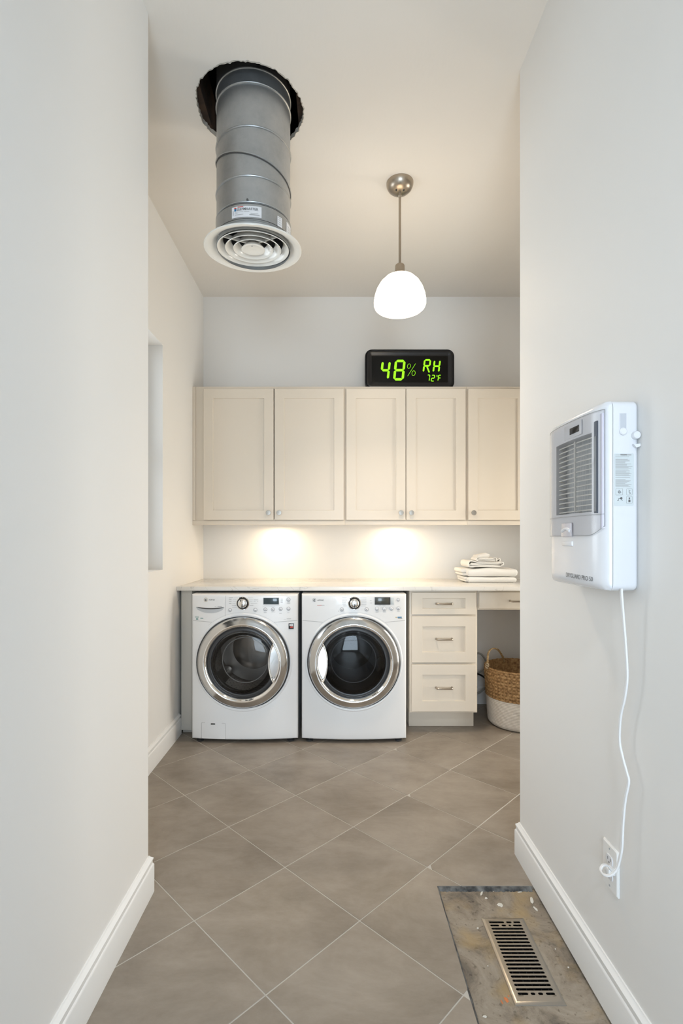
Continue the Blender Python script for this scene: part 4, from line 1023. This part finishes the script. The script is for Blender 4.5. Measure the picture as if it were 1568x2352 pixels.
p = side_pt(1444.5, 1148); MB().box(p.x - .0025, p.x + .0025, 1.2846, 1.2848, p.z - .006, p.z - .0005).box(p.x - .0015, p.x + .0015, 1.2846, 1.2848, p.z + .001, p.z + .006).build('pictogram', INK, lb)

# power cord: hangs off the wall, loops in front of the outlet
cp = [(1426.6, 1352, 1.31, .045), (1427, 1368, 1.31, .045), (1431, 1418, 1.312, .040), (1436.5, 1489, 1.32, .034), (1439.5, 1554, 1.326, .030), (1434, 1602, 1.338, .030), (1424.7, 1644, 1.352, .030), (1421.8, 1699, 1.360, .028), (1429, 1738, 1.348, .028), (1438.6, 1774, 1.334, .027), (1443, 1796, 1.330, .027), (1435, 1838, 1.338, .030), (1430, 1893, 1.345, .032), (1427, 1950, 1.348, .034)]
def on_v(px, py, v):      # point at distance v off the right wall seen at that spot
    X = HR - v; Y = X * F_PX / (px - VPX); return Vector((X, Y, atz(py, Y)))
pts = [on_v(px, py, v) for px, py, _, v in cp] + [on_v(1418, 1990, .038), on_v(1410, 2003, .045), on_v(1398, 2011, .055), on_v(1385, 2008, .062), on_v(1379, 1998, .060), on_v(1384, 1988, .050), on_v(1394, 1988, .036), on_v(1401, 1996, .022), on_v(1403.5, 1999, .010)]
spt = smoothpts(pts, 8)
mb = MB()
for s in (-1, 1): mb.tube([p + Vector((0, .0019 * s, 0)) for p in spt], .0029, 8)
mb.build('power_cord', CORD, t, 60)
p = on_v(1403.5, 1999, .010); MB().box(p.x - .014, p.x + .009, p.y - .012, p.y + .012, p.z - .010, p.z + .010, .004).build('plug', CORD, t)

# wall outlet
y0, y1, z0, z1 = 1.372, 1.449, .345, .471
t = thing('wall_outlet', (HR, 1.41, z0), 'white duplex power outlet low on the right wall, cord plugged in', 'outlet')
pl = MB().loops([[(HR - .0005, y, z) for y, z in rrect(y0, y1, z0, z1, .003, 3)], [(HR - .003, y, z) for y, z in rrect(y0, y1, z0, z1, .003, 3)], [(HR - .0065, y, z) for y, z in rrect(y0 + .004, y1 - .004, z0 + .004, z1 - .004, .003, 3)]], True, True, True).build('cover_plate', TRIM, t, 30)
for zc in ((z0 + z1) / 2 + .021, (z0 + z1) / 2 - .021):
    ov = [(1.4105 + .0170 * math.cos(a), zc + max(-.0125, min(.0125, .0175 * math.sin(a)))) for a in [R(k * 10) for k in range(36)]]
    rc_ = MB().loops([[(HR - .0064, y, z) for y, z in ov], [(HR - .0085, 1.4105 + (y - 1.4105) * .95, zc + (z - zc) * .95) for y, z in ov]], True, False, True).build('receptacle', PLASW, t, 30)
    for dy in (-.0065, .0065): MB().box(HR - .0088, HR - .0084, 1.4105 + dy - .0009, 1.4105 + dy + .0009, zc - .002, zc + .006).build('slot', DARK, rc_)
    MB().lathe([(0, 0), (.0025, 0)], (HR - .0087, 1.4105, zc - .007), 'X', 10).build('earth_hole', DARK, rc_)
for zc in (z0 + .012, z1 - .012): MB().lathe([(0, -.0015), (.0025, -.001), (.003, 0)], (HR - .0065, 1.4105, zc), 'X', 12).build('screw', GREY, t)

# ------------------------------------------------------------------ floor register
gx0, gx1, gy0, gy1 = .5155, .663, 1.447, 1.780
zt = -.0070
t = thing('floor_register', (.585, 1.6, -.0125), 'brushed steel floor vent with twenty rows of slots set in bare concrete', 'vent')
NR = 20; ix0, ix1 = gx0 + .0195, gx1 - .0195; iy0, iy1 = gy0 + .026, gy1 - .016
pitch = (iy1 - iy0) / NR
# slots per row: list of (x0, x1) fractions
def row_slots(k):
    if k == 0: return [(0.0, .28), (.35, .47), (.55, .68), (.76, 1.0)]
    if k == NR - 1: return [(0.0, .48), (.55, .72), (.78, 1.0)]
    if k == NR - 2: return [(0.0, .28), (.36, .50), (.58, .66), (.72, 1.0)]
    return [(0.0, 1.0)]
def zone_quad(mb, xa, xb, ya, yb):
    if xb - xa > 1e-6 and yb - ya > 1e-6: mb.quad([(xa, ya, zt), (xb, ya, zt), (xb, yb, zt), (xa, yb, zt)])
# rounded slot cell: plate face around one slot built as a ring between cell rect and stadium
def slot_cell(mb, xa, xb, ya, yb, sx0, sx1):
    yc = (ya + yb) / 2; hs = pitch * .29; n = 40
    cx_ = (sx0 + sx1) / 2; inner = []; outer = []
    st_ = []
    hw_ = (sx1 - sx0) / 2 - hs
    for k in range(n):
        a = 2 * math.pi * k / n; c, s = math.cos(a), math.sin(a)
        st_.append((cx_ + (hw_ if c >= 0 else -hw_) + hs * c, yc + hs * s))
    per = []
    for (x, y) in st_:
        a = math.atan2(y - yc, (x - cx_)); per.append(rect_pt(a, cx_, yc, xa, xb, ya, yb))
    cor = [(xa, ya), (xb, ya), (xb, yb), (xa, yb)]
    for c in cor:
        k = min(range(n), key=lambda q: (per[q][0] - c[0]) ** 2 + (per[q][1] - c[1]) ** 2); per[k] = c
    mb.loops([[(x, y, zt) for x, y in per], [(x, y, zt) for x, y in st_], [(x, y, zt - .0022) for x, y in st_]])
mb = MB()
for k in range(NR):
    ya, yb = iy0 + pitch * k, iy0 + pitch * (k + 1); sl = row_slots(k); w_ = ix1 - ix0
    edges = [0] + [(sl[i][1] + sl[i + 1][0]) / 2 for i in range(len(sl) - 1)] + [1]
    for i, (s0, s1) in enumerate(sl):
        ca = ix0 + w_ * edges[i] - (.002 if i == 0 else 0); cb = ix0 + w_ * edges[i + 1] + (.002 if i == len(sl) - 1 else 0)
        slot_cell(mb, ca, cb, ya, yb, ix0 + w_ * s0, ix0 + w_ * s1)
def fr(d, z): return [(gx0 + d, gy0 + d, z), (gx1 - d, gy0 + d, z), (gx1 - d, gy1 - d, z), (gx0 + d, gy1 - d, z)]
inn_ = [(ix0 - .002, iy0, zt), (ix1 + .002, iy0, zt), (ix1 + .002, iy1, zt), (ix0 - .002, iy1, zt)]
mb.loops([fr(0, -.0123), fr(.0005, -.0105), fr(.008, zt - .0002), fr(.010, zt), inn_])
mb.build('face_plate', STEEL, t, 30)
mb = MB(); zf = -.0121
mb.quad([(ix0 - .001, iy0, zf), (ix1 + .001, iy0, zf), (ix1 + .001, iy1, zf), (ix0 - .001, iy1, zf)])
mb.build('duct_opening', mat('pit_black', (.004, .004, .004), .9, spec=.02), t, None)
for k in range(5):
    x = ix0 + (ix1 - ix0) * (k + .5) / 5
    MB().box(x - .0004, x + .0004, iy0, iy1, -.0119, -.0098).build('damper_vane', DUCTIN, t, None)
